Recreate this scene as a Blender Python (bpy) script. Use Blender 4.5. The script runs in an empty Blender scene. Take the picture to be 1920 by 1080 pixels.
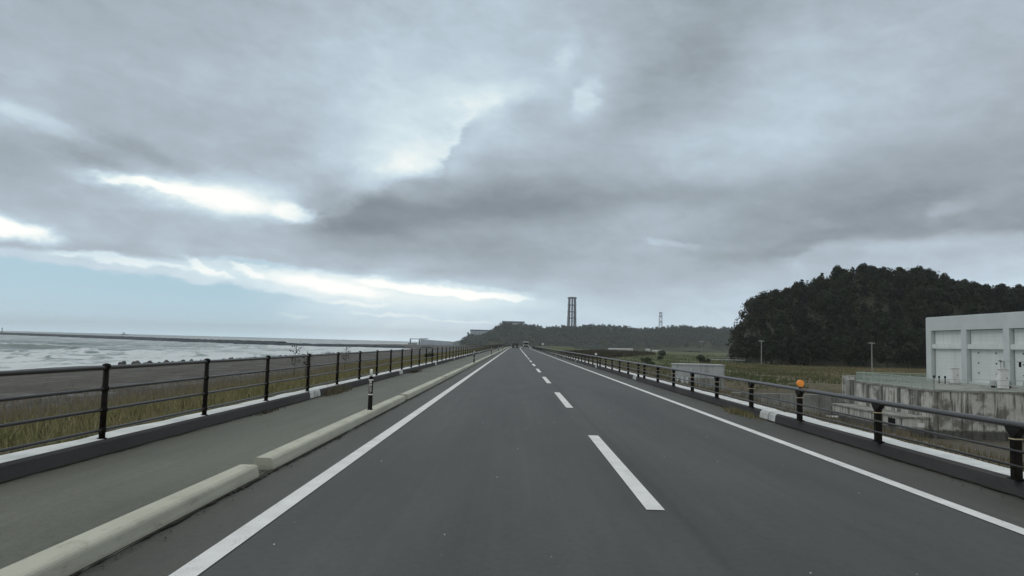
import bpy, bmesh, math, random
import numpy as np
from mathutils import Vector, Matrix
R = math.radians
rnd = random.Random(7)
nr = np.random.default_rng(11)
sc = bpy.context.scene
COL = sc.collection

# ---------------------------------------------------------------- camera
cam_d = bpy.data.cameras.new('camera')
cam = bpy.data.objects.new('camera', cam_d)
COL.objects.link(cam)
CF = Vector((-0.00695, 0.99720, 0.07446)).normalized()
CR = Vector((0.999647, 0.005018, 0.026104)).normalized()
CU = CR.cross(CF).normalized()
CR = CF.cross(CU)
cam.matrix_world = Matrix(((CR.x, CU.x, -CF.x, 0), (CR.y, CU.y, -CF.y, 0), (CR.z, CU.z, -CF.z, 1.40), (0, 0, 0, 1)))
cam_d.sensor_width = 36
cam_d.lens = 36 * 1390 / 1920
cam_d.clip_start = 0.05
cam_d.clip_end = 30000
sc.camera = cam
sc.render.resolution_x, sc.render.resolution_y = 1024, 576

# ---------------------------------------------------------------- exposure
sc.view_settings.view_transform = 'Standard'
sc.view_settings.look = 'None'
sc.view_settings.exposure = 0.0
sc.view_settings.gamma = 1
sc.view_settings.use_curve_mapping = False
SUN_EL, SUN_AZ = 48, -70          # sun behind the cloud, high over the sea on the left

# ---------------------------------------------------------------- node helper
class NT:
    def __init__(s, tree):
        s.t = tree; s.n = tree.nodes; s.l = tree.links
    def put(s, sock, v):
        if v is None: return
        if hasattr(v, 'is_linked') or hasattr(v, 'links'): s.l.new(v, sock)
        else:
            if isinstance(v, (tuple, list)) and len(v) == 3 and len(getattr(sock, 'default_value', (0,))) == 4: v = (*v, 1)
            sock.default_value = v
    def m(s, op, a, b=None, c=None, clamp=False):
        n = s.n.new('ShaderNodeMath'); n.operation = op; n.use_clamp = clamp
        for i, v in enumerate((a, b, c)):
            if v is not None: s.put(n.inputs[i], v)
        return n.outputs[0]
    def vm(s, op, a, b=None, out=0):
        n = s.n.new('ShaderNodeVectorMath'); n.operation = op
        s.put(n.inputs[0], a)
        if b is not None:
            s.put(n.inputs[3 if op == 'SCALE' else 1], b)
        return n.outputs[out]
    def xyz(s, v):
        n = s.n.new('ShaderNodeSeparateXYZ'); s.l.new(v, n.inputs[0]); return n.outputs
    def comb(s, x, y, z):
        n = s.n.new('ShaderNodeCombineXYZ')
        for i, v in enumerate((x, y, z)): s.put(n.inputs[i], v)
        return n.outputs[0]
    def noise(s, vec, scale, detail=4, rough=.55, dist=0, out=0):
        n = s.n.new('ShaderNodeTexNoise')
        if vec is not None: s.l.new(vec, n.inputs['Vector'])
        n.inputs['Scale'].default_value = scale; n.inputs['Detail'].default_value = detail
        n.inputs['Roughness'].default_value = rough; n.inputs['Distortion'].default_value = dist
        return n.outputs[out]
    def ramp(s, f, stops, interp='LINEAR'):
        n = s.n.new('ShaderNodeValToRGB'); n.color_ramp.interpolation = interp
        e = n.color_ramp.elements
        while len(e) > 1: e.remove(e[-1])
        for i, (p, c) in enumerate(stops):
            if isinstance(c, (int, float)): c = (c, c, c)
            x = e[0] if i == 0 else e.new(p)
            x.position = p; x.color = (*c, 1)
        s.l.new(f, n.inputs[0]); return n.outputs[0]
    def mix(s, f, a, b, mode='MIX'):
        n = s.n.new('ShaderNodeMix'); n.data_type = 'RGBA'; n.blend_type = mode
        s.put(n.inputs[0], f); s.put(n.inputs[6], a); s.put(n.inputs[7], b)
        return n.outputs[2]
    def maprange(s, v, a, b, c=0., d=1., typ='SMOOTHSTEP'):
        n = s.n.new('ShaderNodeMapRange'); n.interpolation_type = typ
        s.put(n.inputs[0], v)
        for i, q in enumerate((a, b, c, d)): s.put(n.inputs[i + 1], q)
        return n.outputs[0]
    def coord(s, which='Object'):
        return s.n.new('ShaderNodeTexCoord').outputs[which]
    def pos(s):
        return s.n.new('ShaderNodeNewGeometry').outputs['Position']
    def scl(s, v, x, y, z):
        return s.vm('MULTIPLY', v, (x, y, z))

# ---------------------------------------------------------------- sky (world)
SKYROWS = [
(0, [0.79, 0.79, 0.796, 0.808, 0.819, 0.821, 0.828, 0.82, 0.819, 0.809, 0.8, 0.8, 0.8, 0.8, 0.8, 0.8, 0.8, 0.8, 0.8, 0.8]),
(1.5, [0.787, 0.788, 0.792, 0.802, 0.813, 0.823, 0.833, 0.827, 0.821, 0.81, 0.8, 0.798, 0.797, 0.798, 0.799, 0.799, 0.8, 0.801, 0.801, 0.801]),
(3, [0.779, 0.784, 0.796, 0.81, 0.822, 0.839, 0.863, 0.875, 0.861, 0.833, 0.791, 0.767, 0.763, 0.767, 0.777, 0.781, 0.792, 0.808, 0.813, 0.813]),
(4.3, [0.76, 0.769, 0.792, 0.811, 0.825, 0.833, 0.839, 0.833, 0.816, 0.79, 0.74, 0.711, 0.719, 0.731, 0.744, 0.749, 0.765, 0.789, 0.797, 0.798]),
(5.6, [0.76, 0.751, 0.742, 0.755, 0.762, 0.756, 0.735, 0.711, 0.688, 0.665, 0.662, 0.672, 0.692, 0.694, 0.7, 0.718, 0.734, 0.759, 0.77, 0.771]),
(7, [0.756, 0.744, 0.72, 0.708, 0.71, 0.705, 0.666, 0.639, 0.626, 0.629, 0.647, 0.663, 0.674, 0.649, 0.641, 0.666, 0.683, 0.693, 0.689, 0.687]),
(8.5, [0.70, 0.70, 0.70, 0.71, 0.70, 0.68, 0.597, 0.579, 0.615, 0.628, 0.646, 0.672, 0.7, 0.653, 0.606, 0.608, 0.614, 0.614, 0.61, 0.609]),
(10, [0.675, 0.67, 0.68, 0.70, 0.70, 0.69, 0.623, 0.577, 0.569, 0.581, 0.618, 0.644, 0.688, 0.649, 0.612, 0.613, 0.63, 0.642, 0.629, 0.626]),
(11.6, [0.672, 0.661, 0.656, 0.68, 0.69, 0.69, 0.69, 0.687, 0.629, 0.572, 0.58, 0.613, 0.627, 0.627, 0.627, 0.625, 0.63, 0.634, 0.636, 0.636]),
(13.5, [0.74, 0.72, 0.675, 0.676, 0.673, 0.689, 0.75, 0.80, 0.77, 0.668, 0.664, 0.675, 0.686, 0.688, 0.68, 0.672, 0.654, 0.645, 0.651, 0.653]),
(15.5, [0.706, 0.708, 0.683, 0.676, 0.68, 0.696, 0.75, 0.793, 0.80, 0.74, 0.714, 0.701, 0.708, 0.711, 0.718, 0.715, 0.714, 0.696, 0.683, 0.682]),
(18, [0.68, 0.684, 0.682, 0.689, 0.696, 0.722, 0.761, 0.784, 0.80, 0.788, 0.741, 0.726, 0.666, 0.689, 0.725, 0.739, 0.736, 0.718, 0.701, 0.699]),
(21, [0.679, 0.672, 0.669, 0.679, 0.682, 0.701, 0.742, 0.764, 0.77, 0.761, 0.745, 0.739, 0.66, 0.659, 0.702, 0.722, 0.719, 0.713, 0.696, 0.69]),
(25, [0.681, 0.66, 0.662, 0.67, 0.679, 0.695, 0.712, 0.725, 0.737, 0.75, 0.739, 0.704, 0.674, 0.651, 0.653, 0.671, 0.68, 0.689, 0.69, 0.69]),
]
world = bpy.data.worlds.new('World'); sc.world = world; world.use_nodes = True
W = NT(world.node_tree); W.n.clear()
bg = W.n.new('ShaderNodeBackground'); wo = W.n.new('ShaderNodeOutputWorld'); W.l.new(bg.outputs[0], wo.inputs[0])
d = W.vm('NORMALIZE', W.coord('Generated'))
X, Y, Z = W.xyz(d)
# cloud-deck coordinates: a flat layer seen in perspective, streaks tighten towards the horizon
zc = W.m('ADD', W.m('MAXIMUM', Z, 0), 0.10)
deck = W.comb(W.m('DIVIDE', X, zc), W.m('DIVIDE', Y, zc), 0.0)
deck_s = W.scl(deck, 1.0, 0.75, 1)
az0 = W.m('MULTIPLY', W.m('ARCTAN2', X, Y), 57.2958)
el0 = W.m('MULTIPLY', W.m('ARCSINE', Z), 57.2958)
deck2 = W.comb(W.m('MULTIPLY', az0, .05), W.m('MULTIPLY', el0, .16), 3.7)
nw = W.noise(deck2, 2.2, 6, .55, 0.2, out=1)
nwx, nwy, _ = W.xyz(nw)
dz = W.maprange(el0, 0, 7, .35, 1.0)
az = W.m('ADD', az0, W.m('MULTIPLY', W.m('SUBTRACT', nwx, .5), 4.0))
el = W.m('ADD', el0, W.m('MULTIPLY', W.m('MULTIPLY', W.m('SUBTRACT', nwy, .5), 1.9), dz))
azn = W.m('DIVIDE', W.m('ADD', az, 40.), 80.)
acc = None
els = [r[0] for r in SKYROWS]
for i, (e, vals) in enumerate(SKYROWS):
    stops = [(0.0, .70)] + [((-38 + 4 * k + 40) / 80, v) for k, v in enumerate(vals)] + [(1.0, .70)]
    c = W.ramp(azn, stops, 'EASE')
    # triangular weight in elevation
    lo = els[i - 1] if i else e - 60
    hi = els[i + 1] if i < len(els) - 1 else 200
    wu = W.maprange(el, lo, e, 0, 1, 'SMOOTHSTEP') if i else 1.0
    wd = W.maprange(el, e, hi, 1, 0, 'SMOOTHSTEP') if i < len(els) - 1 else 1.0
    w_ = W.m('MULTIPLY', wu, wd)
    t = W.m('MULTIPLY', c, w_)
    acc = t if acc is None else W.m('ADD', acc, t)
V = acc
def blob(ca, ce, sa, se, rot=0, sharp=1.0, a=None, e=None):
    """soft ellipse in azimuth and elevation, 1 at its centre"""
    cr, sr = math.cos(R(rot)), math.sin(R(rot))
    da = W.m('SUBTRACT', a or az, ca); de = W.m('SUBTRACT', e or el, ce)
    u = W.m('DIVIDE', W.m('ADD', W.m('MULTIPLY', da, cr), W.m('MULTIPLY', de, sr)), sa)
    v = W.m('DIVIDE', W.m('SUBTRACT', W.m('MULTIPLY', de, cr), W.m('MULTIPLY', da, sr)), se)
    q = W.m('ADD', W.m('MULTIPLY', u, u), W.m('MULTIPLY', v, v))
    g = W.m('EXPONENT', W.m('MULTIPLY', q, -1.0))
    if sharp > 1: g = W.maprange(g, .5 - .5 / sharp, .5 + .5 / sharp)
    return g
# fine warp for the crisp bright edges
nf = W.noise(W.comb(W.m('MULTIPLY', az0, .12), W.m('MULTIPLY', el0, .24), 1.1), 3.0, 7, .6, 0.1, out=1)
fx, fy, _ = W.xyz(nf)
azf = W.m('ADD', az0, W.m('MULTIPLY', W.m('SUBTRACT', fx, .5), 5.0))
elf = W.m('ADD', el0, W.m('MULTIPLY', W.m('SUBTRACT', fy, .5), 1.5))
for (ca, ce, sa, se, rot, sh, amp) in [
    (-22.2, 9.75, 5.2, 1.1, -5, 1, .32), (-27.5, 10.25, 3.0, .35, -8, 1.3, .10), (-16.9, 9.15, 1.9, .75, -8, 1.5, .15), (-27.5, 10.3, 4.0, .5, -2, 1, .12), (-20, 11.2, 5, .8, -4, 1, .06),
    (-35.4, 6.6, 3.0, .75, -8, 1.2, .26), (-33.5, 13.5, 3.4, .7, -12, 1.2, .08), (-30, 11.6, 3.4, .45, -14, 1, -.06), (-27, 12.4, 3.4, .5, -16, 1, -.05),
    (-8.6, 13.4, 3.4, 1.4, 22, 1, .07), (-10, 15, 5, 3, 20, 1, .05), (-4.5, 18.8, 3, 3, 0, 1, .035), (-16, 4.1, 6, .9, -5, 1, .055), (-7, 3.5, 6.5, .75, -4, 1, .055), (14, 15.0, 8, 3, 10, 1, .035), (-28, 17.5, 9, 3.5, 0, 1, .025), (-11, 21, 4, 3, 0, 1, .02), (-2.2, 17.6, 1.6, 2.4, -20, 1, .05), (5.0, 18.8, 1.2, 1.6, -8, 1.2, .09), (3.3, 21.5, .9, 2.0, -14, 1, .06),
    (-28, 5.0, 5.5, .30, -4, 1.6, .08), (-23.2, 4.9, 2.4, .35, -22, 1.6, .08), (-20.2, 4.7, 1.5, .35, -18, 1.6, .08), (-14.5, 4.0, 4.5, .50, -7, 1.3, .09), (-7, 3.95, 6.2, .42, -5, 2.0, .12), (-1.5, 3.6, 3, .33, -3, 2, .09),
    (-16.9, 1.7, 1.6, .15, -3, 1.4, .09), (-9.5, 1.9, 3, .16, -4, 1.4, .06), (-4, 1.6, 3, .13, -3, 1.3, .06), (-12, 2.7, 2.6, .13, -4, 1.3, .05), (-19.5, 2.2, 1.6, .08, -3, 1.4, .05),
    (-12.5, 8.3, 3.2, .9, 4, 1, -.06), (0, 10.4, 9, 1.2, 3, 1, -.05), (27.5, 10.3, 6, 1.0, 10, 1, -.05), (30, 9.6, 1.6, .5, 18, 1.2, .06), (22.5, 8.9, 1.6, .35, -10, 1.2, .035),
    (14, 21.5, 2.2, 3.4, -35, 1, -.05), (8.5, 17.5, 1.8, 2.6, -35, 1, -.045), (11.5, 7.9, 2.4, .35, -8, 1.4, .06), (9, 7.3, 4.5, .5, 0, 1, .03), (17, 6.7, 5, .7, 4, 1, -.05), (20, 14.5, 6, 2.2, 20, 1, .02)]:
    V = W.m('ADD', V, W.m('MULTIPLY', blob(ca, ce, sa, se, rot, sh, azf, elf), amp))
def edge(pts, a, lo=-40., hi=40., top=30.):
    """elevation of a cloud edge as a function of azimuth"""
    f_ = W.m('DIVIDE', W.m('SUBTRACT', a, lo), hi - lo)
    c = W.ramp(f_, [((p - lo) / (hi - lo), e / top) for p, e in pts], 'LINEAR')
    return W.m('MULTIPLY', c, top)
def ledge(pts, soft, reach, amp, a0_, a1_, fade=1.5, sign=1):
    """crisp edge: brighter on one side of the line, darker on the other, dying out with distance"""
    global V
    dd = W.m('SUBTRACT', elf, edge(pts, azf))
    st = W.maprange(dd, -soft, soft, -1, 1)
    q = W.m('DIVIDE', dd, reach)
    g = W.m('EXPONENT', W.m('MULTIPLY', W.m('MULTIPLY', q, q), -1))
    win = W.m('MULTIPLY', W.maprange(azf, a0_ - fade, a0_ + fade), W.maprange(azf, a1_ + fade, a1_ - fade))
    V = W.m('ADD', V, W.m('MULTIPLY', W.m('MULTIPLY', st, g), W.m('MULTIPLY', win, amp * sign)))
ledge([(-16.5, 7.6), (-15.2, 9.0), (-12.9, 10.6), (-9.3, 12.2), (-6.3, 13.3), (-5.4, 15.3), (-4.5, 16.9), (-1.6, 18.2), (1.3, 18.7), (4.3, 18.0), (8, 19.5)], 1.0, 1.7, .065, -14.5, 2, 2.0)
ledge([(-36, 5.1), (-30.5, 5.4), (-25, 5.4), (-20.7, 5.7), (-16.5, 5.2), (-11, 4.85), (-4.5, 4.45), (1.3, 4.0), (2.6, 3.5)], .22, .8, .05, -38, 1.2, 1.0, -1)
ledge([(18, 6.3), (20.2, 6.85), (21.3, 7.4), (24.4, 7.9), (29.3, 8.05), (36, 8.0)], .4, 1.2, .045, 19, 40, 1.5, -1)
# cloud texture
n1 = W.noise(deck_s, 1.6, 5, .5, .3)
n2 = W.noise(W.comb(W.m('MULTIPLY', az0, .055), W.m('MULTIPLY', el0, .12), 9.0), 4.0, 7, .58, .4)
n3 = W.noise(W.comb(W.m('MULTIPLY', W.m('ADD', az0, W.m('MULTIPLY', el0, .6)), .16), W.m('MULTIPLY', el0, .30), 5.0), 3.0, 6, .6, .5)
V = W.m('ADD', V, W.m('MULTIPLY', W.m('SUBTRACT', n3, .5), W.maprange(el0, 1, 8, .03, .07)))
V = W.m('ADD', V, W.m('MULTIPLY', W.m('SUBTRACT', n1, .5), W.maprange(el0, 1, 9, .03, .12)))
V = W.m('ADD', V, W.m('MULTIPLY', W.m('SUBTRACT', n2, .5), .10))
def s2l(c): return tuple(((x + .055) / 1.055) ** 2.4 if x > .04045 else x / 12.92 for x in c)
stops = [(.40, (.40, .44, .46)), (.55, (.512, .555, .588)), (.62, (.586, .630, .664)), (.70, (.660, .710, .752)), (.78, (.732, .800, .848)),
         (.86, (.820, .885, .912)), (.93, (.925, .955, .95)), (1.0, (1.0, 1.0, .985))]
cloud = W.ramp(V, [(p, s2l(c)) for p, c in stops])
# warm tint far right, cool tint in the centre
cloud = W.mix(W.m('MULTIPLY', W.maprange(az0, 18, 38), .35), cloud, W.mix(1.0, cloud, (1.04, .99, .985), 'MULTIPLY'))
sky = W.n.new('ShaderNodeTexSky'); sky.sky_type = 'NISHITA'; sky.sun_disc = False
sky.sun_elevation = R(SUN_EL); sky.sun_rotation = R(SUN_AZ)
blue = W.mix(1.0, sky.outputs[0], (.062, .050, .045), 'MULTIPLY')
blue = W.mix(.75, blue, s2l((.655, .815, .895)))
be = edge([(-40, 4.8), (-35.2, 4.75), (-30.8, 4.5), (-25.9, 4.2), (-21.7, 3.75), (-18, 3.3), (-13.4, 2.8), (-11, 1.6), (-8, 0.)], azf)
m1 = W.m('MULTIPLY', W.maprange(W.m('SUBTRACT', be, elf), -.12, .30), W.maprange(azf, -9, -22, 0, 1))
m1 = W.m('MULTIPLY', m1, W.maprange(az0, -75, -50))
m2 = W.m('MULTIPLY', blob(-19.8, 5.35, 3.0, .22, -3, 1.4, azf, elf), .6)
mask = W.m('MAXIMUM', m1, m2)
low = W.maprange(el0, 0.2, 3.2, .88, 1)
col = W.mix(W.m('MULTIPLY', mask, low), cloud, blue)
# unseen sky overhead and behind, brightened and warmed to light the ground
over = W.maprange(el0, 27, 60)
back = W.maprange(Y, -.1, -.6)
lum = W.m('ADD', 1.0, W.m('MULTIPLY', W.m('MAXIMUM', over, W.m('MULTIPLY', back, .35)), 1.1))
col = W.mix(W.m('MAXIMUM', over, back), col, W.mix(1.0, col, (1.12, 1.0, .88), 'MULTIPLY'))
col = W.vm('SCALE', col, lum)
# the clear sky low down is bright enough to shine through the sea haze in front of it
air = W.m('EXPONENT', W.m('DIVIDE', .0125, W.m('ADD', W.m('MAXIMUM', Z, 0), .016)))
col = W.vm('SCALE', col, air)
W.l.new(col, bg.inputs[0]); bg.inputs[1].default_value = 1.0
world.cycles.sampling_method = 'MANUAL'; world.cycles.sample_map_resolution = 512

sun_d = bpy.data.lights.new('sun', 'SUN'); sun = bpy.data.objects.new('sun', sun_d); COL.objects.link(sun)
sun_d.energy = 0.55; sun_d.angle = R(25); sun_d.color = (1, .95, .86)
sv = Vector((math.sin(R(SUN_AZ)) * math.cos(R(SUN_EL)), math.cos(R(SUN_AZ)) * math.cos(R(SUN_EL)), math.sin(R(SUN_EL))))
sun.rotation_euler = sv.to_track_quat('Z', 'Y').to_euler()

# ---------------------------------------------------------------- materials
def mat(name, build=None, col=(.5, .5, .5), rough=.8, spec=.3, metal=0):
    m = bpy.data.materials.new(name); m.use_nodes = True
    t = NT(m.node_tree); b = m.node_tree.nodes['Principled BSDF']
    b.inputs['Roughness'].default_value = rough; b.inputs['Metallic'].default_value = metal
    b.inputs['Specular IOR Level'].default_value = spec
    b.inputs['Base Color'].default_value = (*col, 1)
    if build: build(t, b)
    return m
def mottled(c1, c2, scale=2., rough=.8, spec=.3, stretch=(1, 1, 1), detail=6, bump=0, bscale=40, lo=.35, hi=.65, fine=0.12, metal=0):
    def f(t, b):
        p = t.pos()
        n = t.noise(t.scl(p, *stretch), scale, detail, .6)
        c = t.ramp(n, [(lo, c1), (hi, c2)])
        if fine:
            n2 = t.noise(p, bscale, 3, .6)
            c = t.mix(1.0, c, t.ramp(n2, [(.3, 1 - fine), (.7, 1 + fine)]), 'MULTIPLY')
        t.l.new(c, b.inputs['Base Color'])
        if bump:
            bn = t.n.new('ShaderNodeBump'); bn.inputs['Strength'].default_value = bump; bn.inputs['Distance'].default_value = .02
            t.l.new(t.noise(p, bscale, 4, .6), bn.inputs['Height']); t.l.new(bn.outputs[0], b.inputs['Normal'])
    return mat('m', f, rough=rough, spec=spec, metal=metal)
def asphalt(c1, c2, tracks=True):
    def f(t, b):
        p = t.pos()
        n = t.noise(t.scl(p, 1, .18, 1), .9, 5, .55)
        c = t.ramp(n, [(.3, c1), (.7, c2)])
        sp = t.noise(p, 170, 2, .8)
        c = t.mix(1.0, c, t.ramp(sp, [(.25, .62), (.5, 1.0), (.72, 1.5)]), 'MULTIPLY')
        g = t.n.new('ShaderNodeTexVoronoi'); t.l.new(p, g.inputs['Vector']); g.inputs['Scale'].default_value = 9
        grit = t.m('LESS_THAN', g.outputs['Distance'], .05)
        c = t.mix(t.m('MULTIPLY', grit, .35), c, (.30, .30, .27))
        st = t.noise(t.scl(p, 1.5, .35, 1), .55, 4, .65)
        c = t.mix(1.0, c, t.ramp(st, [(.38, .86), (.55, 1.0), (.7, 1.06)]), 'MULTIPLY')
        md = t.noise(p, 14, 4, .7)
        c = t.mix(1.0, c, t.ramp(md, [(.35, .90), (.65, 1.10)]), 'MULTIPLY')
        lg = t.noise(t.scl(p, 6, .08, 1), 1.2, 4, .6)
        c = t.mix(1.0, c, t.ramp(lg, [(.35, .93), (.65, 1.06)]), 'MULTIPLY')
        if tracks:
            x, y, z = t.xyz(p)
            tot = None
            for cx, w, a in ((-1.15, .35, .07), (.45, .35, .07), (1.98, .35, .05), (3.45, .35, .05), (1.42, .05, -.22)):
                q = t.m('DIVIDE', t.m('SUBTRACT', x, cx), w)
                e = t.m('MULTIPLY', t.m('EXPONENT', t.m('MULTIPLY', t.m('MULTIPLY', q, q), -1)), a)
                tot = e if tot is None else t.m('ADD', tot, e)
            c = t.vm('SCALE', c, t.m('ADD', 1.0, tot))
        t.l.new(c, b.inputs['Base Color'])
        bn = t.n.new('ShaderNodeBump'); bn.inputs['Strength'].default_value = .35; bn.inputs['Distance'].default_value = .01
        t.l.new(sp, bn.inputs['Height']); t.l.new(bn.outputs[0], b.inputs['Normal'])
    return mat('asphalt', f, rough=.6, spec=.22)
M = {}
M['road'] = asphalt((.050, .051, .049), (.064, .064, .061))
M['shoulder'] = asphalt((.056, .057, .049), (.074, .074, .064), False)
M['walk'] = asphalt((.092, .095, .074), (.118, .120, .095), False)
def paintf(t, b):
    p = t.pos(); n = t.noise(p, 3, 6, .6); c = t.ramp(n, [(.3, (.54, .54, .53)), (.7, (.68, .68, .67))])
    w = t.noise(p, 60, 5, .75); w2 = t.noise(t.scl(p, 1, .3, 1), 5, 5, .7)
    c = t.mix(t.maprange(t.m('ADD', w, t.m('MULTIPLY', t.m('SUBTRACT', w2, .5), .6)), .60, .68), c, (.16, .16, .155))
    t.l.new(c, b.inputs['Base Color'])
M['paint'] = mat('road_paint', paintf, rough=.65, spec=.25)
def creamf(t, b):
    p = t.pos(); n = t.noise(t.scl(p, 1, .4, 1), 3, 6, .6)
    c = t.ramp(n, [(.3, (.35, .35, .29)), (.7, (.44, .44, .37))])
    gr = t.noise(t.scl(p, 1, .6, 3), 6, 5, .7)
    c = t.mix(t.maprange(gr, .55, .75), c, (.24, .24, .19))
    x, y, z = t.xyz(p)
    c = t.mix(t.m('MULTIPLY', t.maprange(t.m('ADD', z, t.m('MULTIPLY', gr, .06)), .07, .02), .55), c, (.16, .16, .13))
    c = t.mix(1.0, c, t.ramp(t.noise(p, 90, 2, .7), [(.3, .92), (.7, 1.08)]), 'MULTIPLY')
    t.l.new(c, b.inputs['Base Color'])
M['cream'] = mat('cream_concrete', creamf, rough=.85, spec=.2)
M['coping'] = mottled((.50, .52, .52), (.68, .69, .68), 2.2, .85, .2, bscale=30, fine=.08)
M['endcap'] = mottled((.44, .45, .44), (.56, .57, .56), 4, .85, .2, bscale=30, fine=.1)
M['darkface'] = mottled((.044, .041, .042), (.066, .062, .063), 1.2, .8, .25, stretch=(1, .3, 1), bscale=50, fine=.15)
M['steel_brown'] = mottled((.005, .004, .0035), (.011, .009, .007), 3, .6, .12, bscale=60, fine=.1)
M['rail_brown'] = mottled((.014, .011, .008), (.028, .022, .016), 2, .32, .5, stretch=(1, .3, 1), bscale=60, fine=.1)
M['rail_grey'] = mottled((.020, .017, .017), (.036, .031, .031), 2, .30, .65, stretch=(1, .2, 1), bscale=60, fine=.1)
M['galv'] = mottled((.30, .31, .31), (.42, .43, .43), 2, .5, .5)
M['band'] = mat('reflective_band', col=(.50, .42, .28), rough=.4)
M['orange'] = mat('orange_reflector', col=(.95, .30, .01), rough=.25, spec=.6)
M['whiteref'] = mat('white_reflector', col=(.75, .76, .72), rough=.3)
M['black'] = mottled((.004, .004, .004), (.008, .008, .008), 8, .7, .12)
M['white'] = mottled((.62, .63, .62), (.72, .73, .72), 2, .55, .3, fine=.04)
M['silver_text'] = mat('pale_lettering', col=(.6, .6, .58), rough=.5)
def stained(c1, c2, dark, amount=.5, sc_=1.0, zmin=None):
    def f(t, b):
        p = t.pos()
        n = t.noise(p, .8 * sc_, 6, .6)
        c = t.ramp(n, [(.3, c1), (.7, c2)])
        st = t.noise(t.scl(p, 1.3, 1.3, .10), 1.1 * sc_, 6, .65)
        c = t.mix(t.m('MULTIPLY', t.maprange(st, .48, .62), amount), c, dark)
        st2 = t.noise(t.vm('ADD', t.scl(p, 2.2, 2.2, .14), (31, 7, 3)), 1.0 * sc_, 6, .7)
        c = t.mix(t.m('MULTIPLY', t.maprange(st2, .56, .66), .6), c, tuple(min(.7, v * 1.45) for v in c2))
        bl = t.noise(t.vm('ADD', p, (3, 9, 1)), .25 * sc_, 5, .6)
        c = t.mix(t.m('MULTIPLY', t.maprange(bl, .5, .62), amount * .8), c, dark)
        if zmin is not None:
            x, y, z = t.xyz(p)
            wl = t.maprange(t.m('ADD', z, t.m('MULTIPLY', t.m('SUBTRACT', st, .5), 1.2)), zmin + .12, zmin - .12)
            c = t.mix(t.m('MULTIPLY', wl, .85), c, (.045, .045, .043))
        t.l.new(c, b.inputs['Base Color'])
    return mat('stained_concrete', f, rough=.9, spec=.15)
M['stained'] = stained((.40, .395, .36), (.55, .545, .51), (.075, .070, .060), .9, 1.6, -5.9)
M['oldcon'] = stained((.22, .225, .205), (.32, .325, .30), (.10, .10, .09), .6)
M['boxcon'] = stained((.38, .40, .41), (.47, .49, .50), (.24, .245, .245), .45, .9)
M['bld'] = mottled((.47, .505, .51), (.53, .56, .565), .5, .7, .3, fine=.02)
def panelf(t, b):
    p = t.pos(); x, y, z = t.xyz(p)
    n = t.noise(t.scl(p, 1, .5, .3), .5, 5, .6)
    c = t.ramp(n, [(.35, (.58, .61, .60)), (.65, (.65, .68, .67))])
    s = t.m('FRACT', t.m('MULTIPLY', z, 2.2))
    c = t.mix(t.m('MULTIPLY', t.m('LESS_THAN', s, .09), .25), c, (.35, .37, .37))
    rs = t.noise(t.scl(p, 1, 2.2, .12), 1.3, 6, .65)
    c = t.mix(t.m('MULTIPLY', t.maprange(rs, .5, .68), .35), c, (.40, .42, .40))
    t.l.new(c, b.inputs['Base Color'])
M['panel'] = mat('ribbed_shutter', panelf, rough=.6)
M['reveal'] = mottled((.20, .212, .212), (.26, .272, .272), .6, .8)
M['fencegreen'] = mat('pale_green_rail', col=(.36, .44, .38), rough=.5)
M['glass'] = mat('windscreen', col=(.012, .016, .018), rough=.3, spec=.3)
M['tyre'] = mat('tyre_rubber', col=(.012, .012, .013), rough=.8)
M['carblack'] = mat('dark_car_paint', col=(.015, .018, .022), rough=.25, spec=.6)
M['truckwhite'] = mat('white_truck_paint', col=(.34, .36, .36), rough=.5, spec=.3)
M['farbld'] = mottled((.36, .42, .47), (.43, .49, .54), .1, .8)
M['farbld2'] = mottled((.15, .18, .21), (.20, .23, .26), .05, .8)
M['stack'] = mat('stack_steel', col=(.18, .205, .23), rough=.7)
M['stackpale'] = mat('stack_pale', col=(.20, .225, .25), rough=.7)
M['pole'] = mottled((.20, .20, .19), (.27, .27, .26), .8, .8)
def leafmat(name, c1, c2, c3, sc_=.35):
    def f(t, b):
        p = t.pos(); n = t.noise(p, sc_, 4, .6)
        oi = t.n.new('ShaderNodeObjectInfo').outputs['Random']
        c = t.ramp(n, [(.3, c1), (.5, c2), (.72, c3)])
        c = t.mix(1.0, c, t.ramp(oi, [(0, (.75, .78, .72)), (.5, (1, 1, 1)), (.85, (1.12, 1.15, 1.0)), (1, (1.5, 1.25, .95))]), 'MULTIPLY')
        t.l.new(c, b.inputs['Base Color'])
    return mat(name, f, rough=.75, spec=.12)
M['leaf'] = leafmat('leaf', (.008, .013, .008), (.014, .020, .011), (.026, .033, .018))
M['leaf2'] = leafmat('conifer_leaf', (.006, .010, .007), (.010, .015, .010), (.018, .024, .015))
M['farleaf'] = leafmat('far_leaf', (.074, .092, .094), (.082, .100, .101), (.092, .108, .106), .02)  # distance haze put into the colour, paler and bluer than near leaves
M['bark'] = mottled((.045, .038, .03), (.075, .065, .05), 3, .9)
M['bush'] = leafmat('bush_leaf', (.025, .035, .02), (.04, .052, .028), (.06, .07, .035), .6)
def grassm(name, cols, sc_=.8):
    def f(t, b):
        p = t.pos(); n = t.noise(p, sc_, 5, .65)
        k = len(cols)
        c = t.ramp(n, [(.28 + .44 * i / (k - 1), cols[i]) for i in range(k)])
        n2 = t.noise(p, sc_ * 9, 3, .6)
        c = t.mix(1.0, c, t.ramp(n2, [(.3, .7), (.7, 1.35)]), 'MULTIPLY')
        t.l.new(c, b.inputs['Base Color'])
    return mat(name, f, rough=.85, spec=.1)
M['grassL'] = grassm('olive_grass', [(.110, .120, .052), (.165, .162, .074), (.21, .185, .10), (.20, .165, .125)])
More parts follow.
